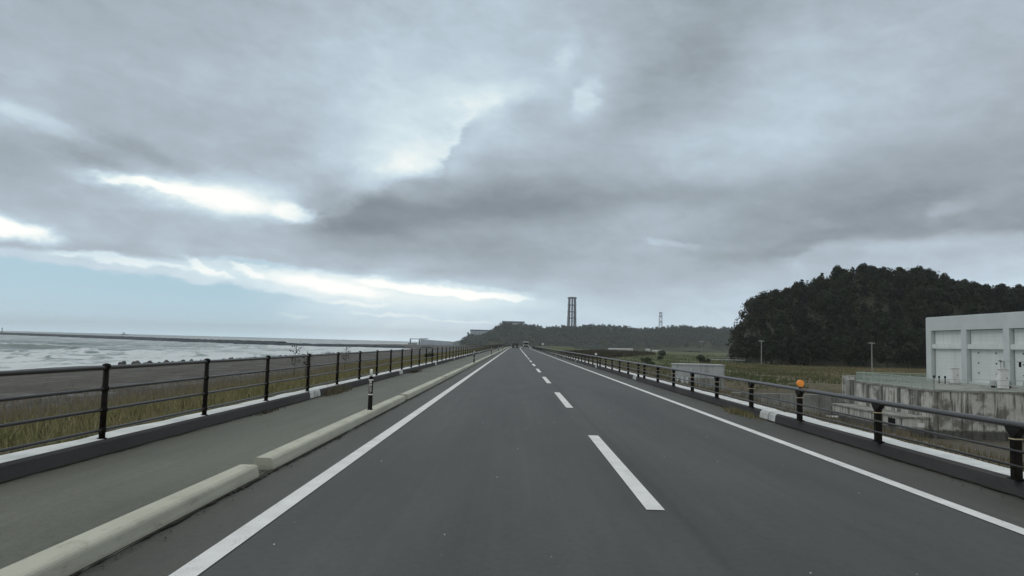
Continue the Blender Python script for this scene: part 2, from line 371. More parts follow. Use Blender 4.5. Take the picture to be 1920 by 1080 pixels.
M['grassR'] = grassm('dry_weeds', [(.085, .082, .050), (.125, .112, .072), (.155, .13, .09), (.12, .10, .075)])
M['reed'] = grassm('dark_reeds', [(.035, .034, .022), (.055, .048, .030), (.07, .058, .035)], .1)
M['dry'] = grassm('straw_grass', [(.080, .088, .044), (.13, .118, .062), (.20, .165, .095), (.15, .125, .080)], .05)
M['rock'] = mottled((.045, .043, .042), (.085, .08, .076), 1.5, .9)
M['rubble'] = mottled((.020, .032, .040), (.038, .052, .062), .12, .9, fine=.2)
M['hillsoil'] = mottled((.030, .036, .022), (.05, .05, .032), .1, .95)

# ---------------------------------------------------------------- mesh builder
class MB:
    def __init__(s): s.v = []; s.f = []
    def add(s, vs, fs):
        o = len(s.v); s.v += [tuple(q) for q in vs]; s.f += [tuple(i + o for i in f) for f in fs]; return s
    def box(s, x0, x1, y0, y1, z0, z1, bev=0):
        if bev:
            b = bev; rings = []
            for z, i in ((z0, b), (z0 + b, 0), (z1 - b, 0), (z1, b)):
                rings.append([(x0 + i, y0 + b, z), (x0 + b, y0 + i, z), (x1 - b, y0 + i, z), (x1 - i, y0 + b, z), (x1 - i, y1 - b, z), (x1 - b, y1 - i, z), (x0 + b, y1 - i, z), (x0 + i, y1 - b, z)])
            return s.rings(rings, cap=True)
        vs = [(x, y, z) for z in (z0, z1) for x, y in ((x0, y0), (x1, y0), (x1, y1), (x0, y1))]
        return s.add(vs, [(3, 2, 1, 0), (4, 5, 6, 7), (0, 1, 5, 4), (1, 2, 6, 5), (2, 3, 7, 6), (3, 0, 4, 7)])
    def rings(s, rings, cap=True, closed=True):
        n = len(rings[0]); vs = [q for r in rings for q in r]; fs = []
        for k in range(len(rings) - 1):
            for i in range(n if closed else n - 1):
                j = (i + 1) % n
                fs.append((k * n + i, k * n + j, (k + 1) * n + j, (k + 1) * n + i))
        if cap:
            fs.append(tuple(reversed(range(n)))); fs.append(tuple(range((len(rings) - 1) * n, len(rings) * n)))
        return s.add(vs, fs)
    def tube(s, a, b, r0, r1=None, n=8, cap=True):
        a = Vector(a); b = Vector(b); r1 = r0 if r1 is None else r1
        t = (b - a).normalized(); u = t.cross(Vector((0, 0, 1)) if abs(t.z) < .9 else Vector((1, 0, 0))).normalized(); w = t.cross(u)
        rg = [[c + (u * math.cos(2 * math.pi * i / n) + w * math.sin(2 * math.pi * i / n)) * r for i in range(n)] for c, r in ((a, r0), (b, r1))]
        return s.rings(rg, cap)
    def lathe(s, c, prof, n=12):
        c = Vector(c)
        return s.rings([[c + Vector((math.cos(2 * math.pi * i / n) * r, math.sin(2 * math.pi * i / n) * r, z)) for i in range(n)] for r, z in prof], True)
    def build(s, name, m, parent=None, smooth=False, label=None):
        me = bpy.data.meshes.new(name)
        if isinstance(s.v, np.ndarray): me.from_pydata(s.v.tolist(), [], s.f)
        else: me.from_pydata(s.v, [], s.f)
        me.materials.append(m)
        if smooth: me.polygons.foreach_set('use_smooth', [True] * len(me.polygons))
        me.update()
        o = bpy.data.objects.new(name, me); COL.objects.link(o)
        if parent: o.parent = parent
        if label: o['label'] = label
        return o
def fast_mesh(name, V_, F_, m, parent=None, smooth=False):
    """V_ (n,3), F_ (k,3|4) arrays"""
    me = bpy.data.meshes.new(name); V_ = np.asarray(V_, np.float32); F_ = np.asarray(F_, np.int32)
    k = F_.shape[1]
    me.vertices.add(len(V_)); me.vertices.foreach_set('co', V_.ravel())
    me.loops.add(F_.size); me.loops.foreach_set('vertex_index', F_.ravel())
    me.polygons.add(len(F_)); me.polygons.foreach_set('loop_start', np.arange(0, F_.size, k, dtype=np.int32))
    if smooth: me.polygons.foreach_set('use_smooth', np.ones(len(F_), bool))
    me.materials.append(m); me.update(calc_edges=True)
    o = bpy.data.objects.new(name, me); COL.objects.link(o)
    if parent: o.parent = parent
    return o
def tag(o, label=None, cat=None, group=None, kind=None):
    if label: o['label'] = label
    if cat: o['category'] = cat
    if group: o['group'] = group
    if kind: o['kind'] = kind
    return o
def thing(name, label, cat, loc=(0, 0, 0), group=None, rz=0):
    o = bpy.data.objects.new(name, None); COL.objects.link(o); o.location = loc; o.rotation_euler = (0, 0, rz); o.empty_display_size = .2
    return tag(o, label, cat, group)
def kids(o): return [c for c in COL.objects if c.parent == o]
def dup(o, loc, rz=0, scale=None, label=None, ch=None):
    c = o.copy(); COL.objects.link(c); c.location = loc; c.rotation_euler = (0, 0, rz)
    if scale: c.scale = scale
    if label: c['label'] = label
    for k in (ch if ch is not None else kids(o)):
        q = k.copy(); COL.objects.link(q); q.parent = c
    return c

# ---------------------------------------------------------------- the road's path
def shift(y):
    t = np.clip(np.asarray(y, float) - 160, 0, 420) / 100
    return .60 * t ** 3
def px(y, off):                      # point on the road at station y and sideways offset
    s = float(shift(y)); h = float(shift(y + .5) - shift(y - .5)); n = 1 / math.hypot(1, h)
    return (s + off * n, y - off * h * n)
def stations(y0, y1, fine=False):
    ys = [y0]; y = y0
    while y < y1 - .01:
        y = min(y1, y + (2.5 if y < 60 or fine else (10 if y < 420 else 5))); ys.append(y)
    return ys
def sweep(name, prof, y0, y1, m, parent=None, wob=None, smooth=False, ends=True):
    b = MB(); rg = []
    for y in stations(y0, y1):
        rg.append([(*px(y, o), z) for o, z in prof])
    b.rings(rg, cap=ends)
    return b.build(name, m, parent, smooth)
def strip(name, o0, o1, y0, y1, z, m, parent=None):
    b = MB(); rg = [[(*px(y, o0), z), (*px(y, o1), z)] for y in stations(y0, y1)]
    b.rings(rg, cap=False, closed=False)
    return b.build(name, m, parent)
YEND = 560
def kstruct(o): o['kind'] = 'structure'; return o
kstruct(strip('road_shoulder', -2.9, 5.2, -12, YEND, -.012, M['shoulder']))
kstruct(strip('road', -1.96, 4.17, -12, YEND, -.006, M['road']))
kstruct(strip('cycle_path', -4.85, -2.64, -12, YEND, -.008, M['walk']))
kstruct(strip('road_edge_line', -1.985, -1.825, -12, YEND, 0, M['paint']))
kstruct(strip('road_edge_line', 4.045, 4.195, -12, YEND, 0, M['paint']))
b = MB()
y = 6.53 - 10.22
while y < 80:
    b.add([(1.165, y, 0), (1.325, y, 0), (1.325, y + 5.2, 0), (1.165, y + 5.2, 0)], [(0, 1, 2, 3)]); y += 10.22
kstruct(b.build('road_centre_dashes', M['paint']))
kstruct(strip('road_centre_line', 1.175, 1.315, 84, YEND, 0, M['paint']))

# ---------------------------------------------------------------- ground
def lerp(x, pts):
    return np.interp(x, [p[0] for p in pts], [p[1] for p in pts])
def sstep(x, a, b):
    t = np.clip((x - a) / (b - a), 0, 1); return t * t * (3 - 2 * t)
def vnoise(x, y, s, seed=0):
    """cheap smooth pseudo-noise"""
    r = np.random.default_rng(seed); o = 0; a = 1.
    for k in range(4):
        for _ in range(3):
            th = r.uniform(0, 2 * np.pi); ph = r.uniform(0, 6.28); f = r.uniform(.7, 1.4) * 2 ** k / s
            o = o + a * np.sin((x * np.cos(th) + y * np.sin(th)) * f * 6.28 + ph)
        a *= .5
    return o / 4.
SHORE = [(-300, -103), (150, -105), (200, -103), (235, -96), (420, -97), (600, -93), (765, -92), (800, -130), (830, -250), (1300, -215), (1345, -205), (1420, -130), (1600, -95), (9000, -95)]
def base_z(x, y):
    sh = lerp(y, SHORE); dsh = x - sh                       # metres inland from the waterline
    left = lerp(dsh, [(-80, -12), (-20, -9), (0, -7.0), (9, -6.1), (36, -5.0), (60, -3.6), (80, -3.0), (5000, -3.0)])
    far = sstep(y, 760, 830)
    left = left * (1 - far) + lerp(dsh, [(-40, -11), (0, -7.0), (12, -5.2), (5000, -5.0)]) * far
    left = left + vnoise(x, y, 30, 3) * .18 * (dsh > 3)
    right = -4.0 + vnoise(x, y, 60, 4) * .22
    w = sstep(x, -12, 8)
    z = left * (1 - w) + right * w
    ch = sstep(x, 10, 16) * (1 - sstep(x, 180, 260)) * sstep(y, 32, 40) * (1 - sstep(y, 112, 124))
    ch = np.maximum(ch, sstep(x, 10, 16) * (1 - sstep(x, 42, 43)) * sstep(y, 36, 44) * (1 - sstep(y, 113, 124)))
    return z * (1 - ch) + ch * (-6.75)
def ground_z(x, y):
    u = x - shift(y)
    yy = sstep(y, 540, 640)
    emb = lerp(u, [(-48, -9), (-30, -3.4), (-14, -1.25), (-8, -.32), (-5.0, -.03), (-4.9, -.5), (5.25, -.5), (5.35, -.03), (7.2, -.12), (9.5, -1.0), (17, -4.3), (30, -9)])
    emb = emb * (1 - yy) - 9 * yy
    n = vnoise(x, y, 5, 5) * .05 * ((u < -5.6) | (u > 6.2))
    return np.maximum(emb, base_z(x, y)) + n
gx = np.unique(np.concatenate([np.linspace(-9000, -400, 20), np.linspace(-400, -120, 24), np.linspace(-120, -30, 60), np.linspace(-30, -5.0, 44), [-4.9, 0, 5.25], np.linspace(5.35, 20, 40), np.linspace(20, 130, 110), np.linspace(130, 500, 60), np.linspace(500, 8000, 16)]))
gy = np.unique(np.concatenate([np.linspace(-60, 0, 12), np.linspace(0, 60, 90), np.linspace(60, 160, 100), np.linspace(160, 600, 120), np.linspace(600, 1300, 50), np.linspace(1300, 9000, 16)]))
def grid_mesh(name, gx, gy, zf, m, smooth=True):
    XX, YY = np.meshgrid(gx, gy); ZZ = zf(XX, YY)
    Vv = np.stack([XX, YY, ZZ], -1).reshape(-1, 3); nx = len(gx); ny = len(gy)
    i = np.arange(nx * ny).reshape(ny, nx)
    Ff = np.stack([i[:-1, :-1], i[:-1, 1:], i[1:, 1:], i[1:, :-1]], -1).reshape(-1, 4)
    return fast_mesh(name, Vv, Ff, m, smooth=smooth)
# the sheet follows the road's bend: x is measured from the road's path
def groundf(t, b):
    p = t.pos(); x, y, z = t.xyz(p)
    n = t.noise(p, .35, 6, .65); n2 = t.noise(t.scl(p, 1, .5, 1), 3.0, 5, .65); nb = t.noise(p, .03, 4, .6)
    left = t.ramp(n, [(.3, (.062, .062, .036)), (.5, (.085, .080, .048)), (.7, (.105, .090, .064))])
    sh = t.noise(t.scl(p, 1, .35, 1), .25, 6, .65)
    beach = t.ramp(sh, [(.32, (.060, .057, .052)), (.5, (.082, .077, .068)), (.66, (.108, .099, .088))])
    beach = t.mix(t.maprange(t.noise(p, .12, 4, .7), .56, .66), beach, (.13, .135, .135))
    bs = t.noise(t.scl(p, .5, .12, 1), .9, 6, .7)
    beach = t.mix(1.0, beach, t.ramp(bs, [(.35, (.66, .66, .68)), (.55, (1, 1, 1)), (.7, (1.35, 1.27, 1.25))]), 'MULTIPLY')
    wl = t.maprange(t.m('ADD', x, t.m('MULTIPLY', t.m('SUBTRACT', n, .5), 22)), -24, -17)
    left = t.mix(wl, beach, left)
    right = t.ramp(n, [(.3, (.075, .072, .046)), (.5, (.105, .093, .062)), (.7, (.13, .108, .080))])
    green = t.ramp(nb, [(.35, (.072, .090, .042)), (.55, (.092, .102, .050)), (.7, (.12, .112, .060))])
    yw = t.maprange(t.m('ADD', y, t.m('MULTIPLY', t.m('SUBTRACT', nb, .5), 120)), 150, 240)
    right = t.mix(yw, right, green)
    straw = t.m('MULTIPLY', t.maprange(x, 55, 75), t.m('MULTIPLY', t.maprange(y, 130, 170), t.maprange(y, 300, 262)))
    right = t.mix(t.m('MULTIPLY', straw, .75), right, t.ramp(n, [(.3, (.085, .08, .04)), (.7, (.14, .115, .062))]))
    mud = t.maprange(z, -4.4, -5.6)
    right = t.mix(t.m('MULTIPLY', mud, .8), right, (.085, .078, .066))
    c = t.mix(t.maprange(x, -3, 3), left, right)
    c = t.mix(1.0, c, t.ramp(n2, [(.3, .72), (.7, 1.28)]), 'MULTIPLY')
    t.l.new(c, b.inputs['Base Color'])
M['ground'] = mat('ground', groundf, rough=.95, spec=.1)
kstruct(grid_mesh('ground', gx, gy, ground_z, M['ground']))

# ---------------------------------------------------------------- sea
def waterf(t, b):
    p = t.pos(); x, y, z = t.xyz(p)
    n = t.noise(t.scl(p, 1, .35, 1), .05, 5, .6)
    c = t.ramp(n, [(.35, (.065, .095, .090)), (.65, (.12, .155, .148))])
    # foam lies in torn bands along the shore and thickens towards it
    warp = t.noise(p, .02, 4, .6, out=1)
    q = t.vm('ADD', p, t.vm('SCALE', t.vm('SUBTRACT', warp, (.5, .5, .5)), 30.))
    band = t.noise(t.scl(q, .9, .12, 1), .09, 7, .68)
    fine = t.noise(t.scl(q, 1, .4, 1), .5, 6, .7)
    near = t.m('ADD', t.maprange(x, -330, -110), t.m('MULTIPLY', t.maprange(y, 480, 750), .5))
    f = t.m('ADD', t.m('ADD', band, t.m('MULTIPLY', t.m('SUBTRACT', fine, .5), .35)), t.m('MULTIPLY', near, .16))
    foam = t.maprange(f, .555, .66)
    foam = t.m('MULTIPLY', foam, t.maprange(x, -1400, -700, .15, 1.))
    crest = t.m('MULTIPLY', t.maprange(z, -5.75, -5.25), t.maprange(fine, .35, .55))
    nrm = t.n.new('ShaderNodeNewGeometry').outputs['Normal']; nx_, ny_, nz_ = t.xyz(nrm)
    foam = t.m('MAXIMUM', foam, crest)
    foam = t.m('MULTIPLY', foam, t.maprange(ny_, -.34, -.16, .08, 1))
    c = t.mix(t.m('MULTIPLY', foam, .85), c, (.56, .60, .62))
    t.l.new(c, b.inputs['Base Color'])
    t.l.new(t.maprange(foam, 0, 1, .30, .8, 'LINEAR'), b.inputs['Roughness'])
    bn = t.n.new('ShaderNodeBump'); bn.inputs['Strength'].default_value = .7; bn.inputs['Distance'].default_value = .5
    t.l.new(t.noise(t.scl(p, 1, .5, 1), .35, 6, .65), bn.inputs['Height']); t.l.new(bn.outputs[0], b.inputs['Normal'])
M['water'] = mat('sea_water', waterf, rough=.3, spec=.5)
def sea_z(x, y):
    fade = sstep(x, -1500, -900) * (1 - sstep(y, 1300, 1700)) * (x < -80)
    z = vnoise(x * 1.0, y * .45, 38, 8) * .42 + vnoise(x, y * .6, 13, 9) * .16
    def crest(x0, y0, x1, y1, h, w):
        dx, dy = x1 - x0, y1 - y0; L = math.hypot(dx, dy); tt = ((x - x0) * dx + (y - y0) * dy) / L ** 2
        dd = ((x - x0) * dy - (y - y0) * dx) / L + vnoise(x, y, 60, 10) * 3
        prof = np.exp(-(np.where(dd > 0, dd / w, dd / (w * 3))) ** 2)
        return h * prof * np.exp(-((tt - .5) / .55) ** 4) * (.8 + .35 * vnoise(x, y, 22, 12))
    z = z + crest(-345, 374, -200, 362, 2.6, 3.2) + crest(-215, 250, -108, 236, .9, 2.2) + crest(-190, 300, -110, 330, 1.0, 2.5) + crest(-420, 520, -260, 480, 1.5, 3) + crest(-330, 470, -150, 560, 1.0, 4) + crest(-260, 270, -130, 215, .9, 3) + crest(-300, 620, -180, 700, .8, 4) + crest(-620, 640, -380, 560, .9, 5)
    return -7.0 + z * fade
sx = np.unique(np.concatenate([np.linspace(-9000, -1500, 12), np.linspace(-1500, -500, 120), np.linspace(-500, -80, 260), [60, 300]]))
sy = np.unique(np.concatenate([np.linspace(-60, 100, 10), np.linspace(100, 900, 420), np.linspace(900, 1700, 120), np.linspace(1700, 9000, 12)]))
kstruct(grid_mesh('sea', sx, sy, sea_z, M['water']))

# ---------------------------------------------------------------- grass and weeds (nobody could count them)
def blades(name, pts, h, w, m, label, lean=.35, quad=False):
    n = len(pts); h = h * nr.uniform(.45, 1.25, n); ang = nr.uniform(0, 2 * np.pi, n); w = w * nr.uniform(.6, 1.4, n)
    la = nr.uniform(0, 2 * np.pi, n); ll = h * nr.uniform(0, lean, n)
    a = pts.copy(); b_ = pts.copy(); c = pts.copy()
    a[:, 0] -= np.cos(ang) * w / 2; a[:, 1] -= np.sin(ang) * w / 2
    b_[:, 0] += np.cos(ang) * w / 2; b_[:, 1] += np.sin(ang) * w / 2
    c[:, 0] += np.cos(la) * ll; c[:, 1] += np.sin(la) * ll; c[:, 2] += h
    a[:, 2] -= .03; b_[:, 2] -= .03
    Vv = np.stack([a, b_, c], 1).reshape(-1, 3); Ff = np.arange(3 * n).reshape(n, 3)
    o = fast_mesh(name, Vv, Ff, m); return tag(o, label, kind='stuff')
def scatter(n, u0, u1, y0, y1, pw=2.0, clump=None, side=1, upow=1):
    y = y0 + (y1 - y0) * nr.uniform(0, 1, n) ** pw
    u = u0 + (u1 - u0) * nr.uniform(0, 1, n) ** upow
    x = u + shift(y)
    if clump:
        k = vnoise(x, y, clump, 21) > nr.uniform(-.9, .5, n); x, y = x[k], y[k]
    return np.stack([x, y, ground_z(x, y)], 1)
near = scatter(95000, -5.3, -22, 4, 120, 2.0, 3.0, upow=1.6)
blades('grass_verge', near, .26, .035, M['grassL'], 'olive and straw coloured grass behind the seaward railing', lean=.9)
M['brownweed'] = grassm('brown_weeds', [(.13, .122, .090), (.175, .156, .118), (.21, .184, .148)], .5)
near = scatter(45000, -11, -34, 12, 150, 1.6, 4.0, upow=1.2)
blades('brown_weeds', near, .34, .05, M['brownweed'], 'brown and greyish weeds lower on the seaward slope')
near = scatter(900, -6, -18, 5, 60, 1.5, 4.0)
blades('pale_stalks', near, .85, .02, M['dry'], 'thin pale dry stalks standing out of the seaward grass', lean=.6)
near = scatter(30000, -5.3, -26, 100, 330, 1.4, 6)
blades('grass_verge', near, .5, .12, M['grassL'], 'far olive grass along the seaward slope')
near = scatter(70000, 5.85, 14, 4, 110, 1.8, 2.5, upow=1.2)
blades('weeds', near, .11, .035, M['grassR'], 'short dry weeds on the landward embankment')
near = scatter(40000, 8, 42, 30, 330, 1.2, 8)
near = near[near[:, 2] > -5.2]
blades('weeds', near, .5, .12, M['grassR'], 'rough brown and olive weeds below the landward embankment')
n = 26000; xx = nr.uniform(55, 170, n); yy = nr.uniform(140, 268, n); k = (vnoise(xx, yy, 14, 5) > -.3) & ((yy > 122)); xx, yy = xx[k], yy[k]
blades('dry_grass', np.stack([xx, yy, ground_z(xx, yy)], 1), .55, .20, M['dry'], 'straw coloured dry grass at the foot of the wooded hill')
n = 36000; yy = nr.uniform(300, 640, n); xx = nr.uniform(20, 100, n); k = (xx - 20) < (yy - 290) * .3 + 8; k &= vnoise(xx, yy, 40, 6) > -.5; xx, yy = xx[k], yy[k]
k = xx > shift(yy) + 16; xx, yy = xx[k], yy[k]
blades('reeds', np.stack([xx, yy, ground_z(xx, yy)], 1), 2.2, .5, M['reed'], 'dark brown reed bed in the middle of the field')
n = 26000; yy = 120 + 480 * nr.uniform(0, 1, n) ** 1.3; xx = nr.uniform(22, 60, n) + (yy - 120) * nr.uniform(0, .45, n); k = vnoise(xx, yy, 25, 7) > 0; xx, yy = xx[k], yy[k]
k = (ground_z(xx, yy) > -5) & (xx > shift(yy) + 16); xx, yy = xx[k], yy[k]
M['fieldg'] = grassm('field_grass', [(.070, .088, .040), (.10, .115, .052), (.13, .13, .066)], .06)
blades('field_grass', np.stack([xx, yy, ground_z(xx, yy)], 1), .6, .35, M['fieldg'], 'green grass tufts across the landward field')

# ---------------------------------------------------------------- kerbs with pale coping, both sides
JL = [-9.0, 4.4, 17.7, 30.95, 44.4, 57.7] + [57.7 + 13.3 * k for k in range(1, 26)]
JR = [-16.5, -.7, 15.1, 31.9, 47.2] + [47.2 + 15.8 * k for k in range(1, 22)]
def kerb(side, y0, y1, lab, grp):
    g = .42
    cx, cy = px(y0, 0)
    t = thing('kerb', lab, 'kerb', (*px(y0, side * 5), 0), grp); par = t
    if side < 0: fi, ti, to, w2 = -4.715, -4.75, -5.16, -5.04
    else: fi, ti, to, w2 = 5.10, 5.15, 5.62, 5.50
    loc = Vector(t.location)
    def part(name, prof, a, b_, m, wob=0):
        mb = MB(); rg = []
        ys = stations(a, b_, True) if y0 < 120 else stations(a, b_)
        if wob and y0 < 60:
            ys = list(np.arange(a, b_, .35)) + [b_]
        for y in ys:
            r_ = [Vector((*px(y, o), z)) for o, z in prof]
            if wob:
                dv = (vnoise(np.float64(y * 1.0), np.float64(side * 3.), 2.2, 31) * .05 + vnoise(np.float64(y), np.float64(9.), .7, 33) * .012)
                for q in (2, 3): r_[q].x += side * float(dv)
            rg.append([v - loc for v in r_])
        mb.rings(rg); return mb.build(name, m, par)
    # dark vertical face board, stopped short of the pale chamfered block at each joint
    part('kerb_face', [(fi, -.02), (fi + side * .02, .135), (ti + side * .02, .162), (ti + side * .02, -.02)], y0 + g + .12, y1 - g, M['darkface'])
    part('coping', [(ti + side * .022, -.02), (ti + side * .022, .164), (w2, .166), (to, .02)], y0 + .05, y1 - .05, M['coping'], wob=1)
    for a, b_ in ((y0 + .05, y0 + g + .11), (y1 - g + .01, y1 - .05)):
        part('end_block', [(fi + side * .012, -.02), (fi + side * .03, .12), (ti + side * .018, .158), (ti + side * .018, -.02)], a, b_, M['endcap'])
    return t
for i in range(len(JL) - 1):
    if JL[i] < 330:
        kerb(-1, JL[i], JL[i + 1], 'dark faced kerb with pale coping under the seaward railing', 'kerb lengths under the seaward railing')
for i in range(len(JR) - 1):
    if JR[i] < 330:
        kerb(1, JR[i], JR[i + 1], 'dark faced kerb with pale coping under the landward guardrail', 'kerb lengths under the landward guardrail')

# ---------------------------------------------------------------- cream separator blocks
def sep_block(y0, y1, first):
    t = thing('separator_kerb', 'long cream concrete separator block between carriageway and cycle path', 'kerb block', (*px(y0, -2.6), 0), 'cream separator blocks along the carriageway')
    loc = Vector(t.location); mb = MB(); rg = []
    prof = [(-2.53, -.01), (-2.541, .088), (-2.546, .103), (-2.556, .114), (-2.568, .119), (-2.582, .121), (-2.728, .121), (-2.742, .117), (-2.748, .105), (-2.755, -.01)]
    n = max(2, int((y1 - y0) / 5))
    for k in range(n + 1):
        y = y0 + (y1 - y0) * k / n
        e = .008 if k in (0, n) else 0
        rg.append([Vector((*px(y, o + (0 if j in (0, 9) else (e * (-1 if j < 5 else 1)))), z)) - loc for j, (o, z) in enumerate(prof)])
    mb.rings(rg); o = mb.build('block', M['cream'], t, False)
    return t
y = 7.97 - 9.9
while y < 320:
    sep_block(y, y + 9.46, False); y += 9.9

# ---------------------------------------------------------------- seaward railing
SX = -4.815
fl = thing('railing', 'dark brown four rail fence along the seaward edge of the road', 'railing', (SX, 0, 0))
pos_l = [8.76 + 2.86 * k for k in range(-4, 112)]
pm = MB()
pm.tube((0, 0, .16), (0, 0, .985), .036, .033, 10); pm.lathe((0, 0, 0), [(.036, .98), (.048, .985), (.05, 1.01), (.044, 1.03), (.015, 1.042)], 10)
for z in (.745, .50, .265): pm.lathe((0, 0, 0), [(.034, z - .03), (.043, z - .024), (.043, z + .024), (.034, z + .03)], 10)
pm.lathe((0, 0, 0), [(.055, .158), (.055, .172), (.038, .175)], 8)
p0 = None; extra = MB()
for i, y in enumerate(pos_l):
    x, yy_ = px(y, SX)
    if i < 100:
        if p0 is None: p0 = pm.build('post', M['steel_brown'], fl, True); o = p0
        else: o = p0.copy(); COL.objects.link(o)
        o.location = (x - SX, yy_, 0)
    else: extra.tube((x - SX, yy_, .16), (x - SX, yy_, 1.02), .036, n=6)
o = extra.build('post', M['steel_brown'], fl); o['kind'] = 'stuff'
def rail(off, z, r, y0, y1, m, parent, name, base=0, n=8):
    mb = MB(); rg = []
    for y in stations(y0, y1):
        x, yv = px(y, off)
        rg.append([(x - base + math.cos(2 * math.pi * i / n) * r, yv, z + math.sin(2 * math.pi * i / n) * r) for i in range(n)])
    mb.rings(rg); return mb.build(name, m, parent, True)
rail(SX, .990, .026, -4, 330, M['rail_brown'], fl, 'top_rail', SX)
for z in (.745, .50, .265): rail(SX, z, .0185, -4, 330, M['rail_brown'], fl, 'rail', SX)

# ---------------------------------------------------------------- landward guardrail
GX = 5.11
gr = thing('guardrail', 'dark brown three bar guardrail with a thick top pipe on the landward side', 'guardrail', (GX, 0, 0))
ps_r = [4.78, 7.66, 10.54, 13.42, 16.15, 18.9, 21.5, 24.04, 26.7, 29.5, 30.93, 33.7, 36.5, 39.3, 42.1, 44.9, 46.4] + [49.1 + 2.8 * k for k in range(100)]
pm = MB()
pm.box(-.043, .043, -.042, .042, .16, .605, .010)          # square post
pm.box(-.062, .062, -.06, .06, .158, .170)
pb = MB(); pb.box(-.046, .046, -.045, .045, .560, .572)
br = MB()                                                # flared saddle that carries the top pipe
br.rings([[(-.041, -.040, .60), (.041, -.040, .60), (.041, .040, .60), (-.041, .040, .60)], [(-.039, -.10, .652), (.039, -.10, .652), (.039, .10, .652), (-.039, .10, .652)], [(-.034, -.13, .682), (.034, -.13, .682), (.034, .13, .682), (-.034, .13, .682)]])
p0 = None; extra = MB()
for i, y in enumerate(ps_r):
    x, yv = px(y, GX)
    if i < 100:
        if p0 is None:
            p0 = pm.build('post', M['steel_brown'], gr); b0 = pb.build('reflective_band', M['band'], p0); s0 = br.build('saddle', M['steel_brown'], p0); o = p0
        else:
            o = p0.copy(); COL.objects.link(o)
            for c_ in (b0, s0):
                q = c_.copy(); COL.objects.link(q); q.parent = o
        o.location = (x - GX, yv, 0)
    elif y < 330: extra.box(x - GX - .055, x - GX + .055, yv - .05, yv + .05, .16, .66)
o = extra.build('post', M['steel_brown'], gr); o['kind'] = 'stuff'
rail(GX, .708, .036, -4, 330, M['rail_grey'], gr, 'top_rail', GX, 14)
rail(GX - .060, .455, .0145, -4, 330, M['rail_brown'], gr, 'rail', GX, 10)
rail(GX - .060, .305, .0145, -4, 330, M['rail_brown'], gr, 'rail', GX, 10)
# the same guardrail where the road bends away to the right
# round delineators clamped on the guardrail
def delineator(x, y, z0, z, r, m, lab):
    t = thing('delineator', lab, 'reflector', (x, y, z0))
    MB().tube((0, 0, 0), (0, 0, z - z0 - r * .6), .012).build('stem', M['steel_brown'], t)
    mb = MB(); mb.tube((0, -.018, z - z0), (0, .018, z - z0), r, n=20)
    d_ = mb.build('reflector_disc', m, t)
    mb = MB(); mb.tube((0, -.026, z - z0), (0, -.0185, z - z0), r * .78, r * .86, n=20); mb.build('lens', m, d_)
    mb = MB(); mb.tube((0, .0, z - z0 - r * 1.05), (0, .001, z - z0 - r * 1.05 - .05), .022, n=8); mb.build('bracket', M['black'], t)
    return t
delineator(5.10, 13.36, .735, .822, .063, M['orange'], 'round orange reflector standing on top of the guardrail')
delineator(4.98 + .1, 47.0, .735, .86, .075, M['whiteref'], 'small round white reflector on the guardrail towards the dark reed bed')

# ---------------------------------------------------------------- marker posts on the separator
def glyph_text(s, size, loc, parent, m):
    cu = bpy.data.curves.new('lettering', 'FONT'); cu.body = s; cu.size = size; cu.align_x = 'CENTER'; cu.align_y = 'CENTER'; cu.extrude = .0015; cu.offset = .001
    tmp = bpy.data.objects.new('tmp', cu); COL.objects.link(tmp)
    me = bpy.data.meshes.new_from_object(tmp.evaluated_get(bpy.context.evaluated_depsgraph_get()))
    bpy.data.objects.remove(tmp); me.materials.clear(); me.materials.append(m)
    o = bpy.data.objects.new('lettering', me); COL.objects.link(o); o.parent = parent; o.location = loc; o.rotation_euler = (R(90), 0, 0)
    return o
def marker(y, lab, letters=False, grp=None):
    x, yv = px(y, -2.64)
    t = thing('marker_post', lab, 'marker post', (x, yv, .118), grp)
    MB().lathe((0, 0, 0), [(.052, 0), (.052, .012), (.043, .02), (.040, .27)], 16).build('base_sleeve', M['black'], t, True)
    MB().lathe((0, 0, 0), [(.042, .271), (.042, .292)], 16).build('pale_ring', M['whiteref'], t)
    p_ = MB(); p_.lathe((0, 0, 0), [(.040, .293), (.038, .535)], 16); bd = p_.build('body', M['black'], t, True)
    MB().lathe((0, 0, 0), [(.042, .536), (.042, .556)], 16).build('pale_ring', M['whiteref'], t)
    MB().lathe((0, 0, 0), [(.038, .557), (.036, .60), (.028, .612)], 16).build('collar', M['black'], t, True)
    MB().lathe((0, 0, 0), [(.027, .61), (.026, .715), (.024, .735), (.012, .74)], 16).build('cap', M['whiteref'], t, True)
    if letters:
        for i, ch in enumerate('車線分離'):
            glyph_text(ch, .058, (0, -.0405, .502 - .057 * i), bd, M['silver_text'])
    return t
marker(13.7, 'nearest black marker post, white capped, with pale characters, on the cream separator', True)
for y, l in ((47.7, 'second black marker post on the separator, before the railing closes up'), (82.0, 'third black marker post along the cream separator'), (115, 'fourth tiny dark marker post far along the separator'), (149, 'farthest marker post on the separator, left of the dark car')):
    marker(y, l)

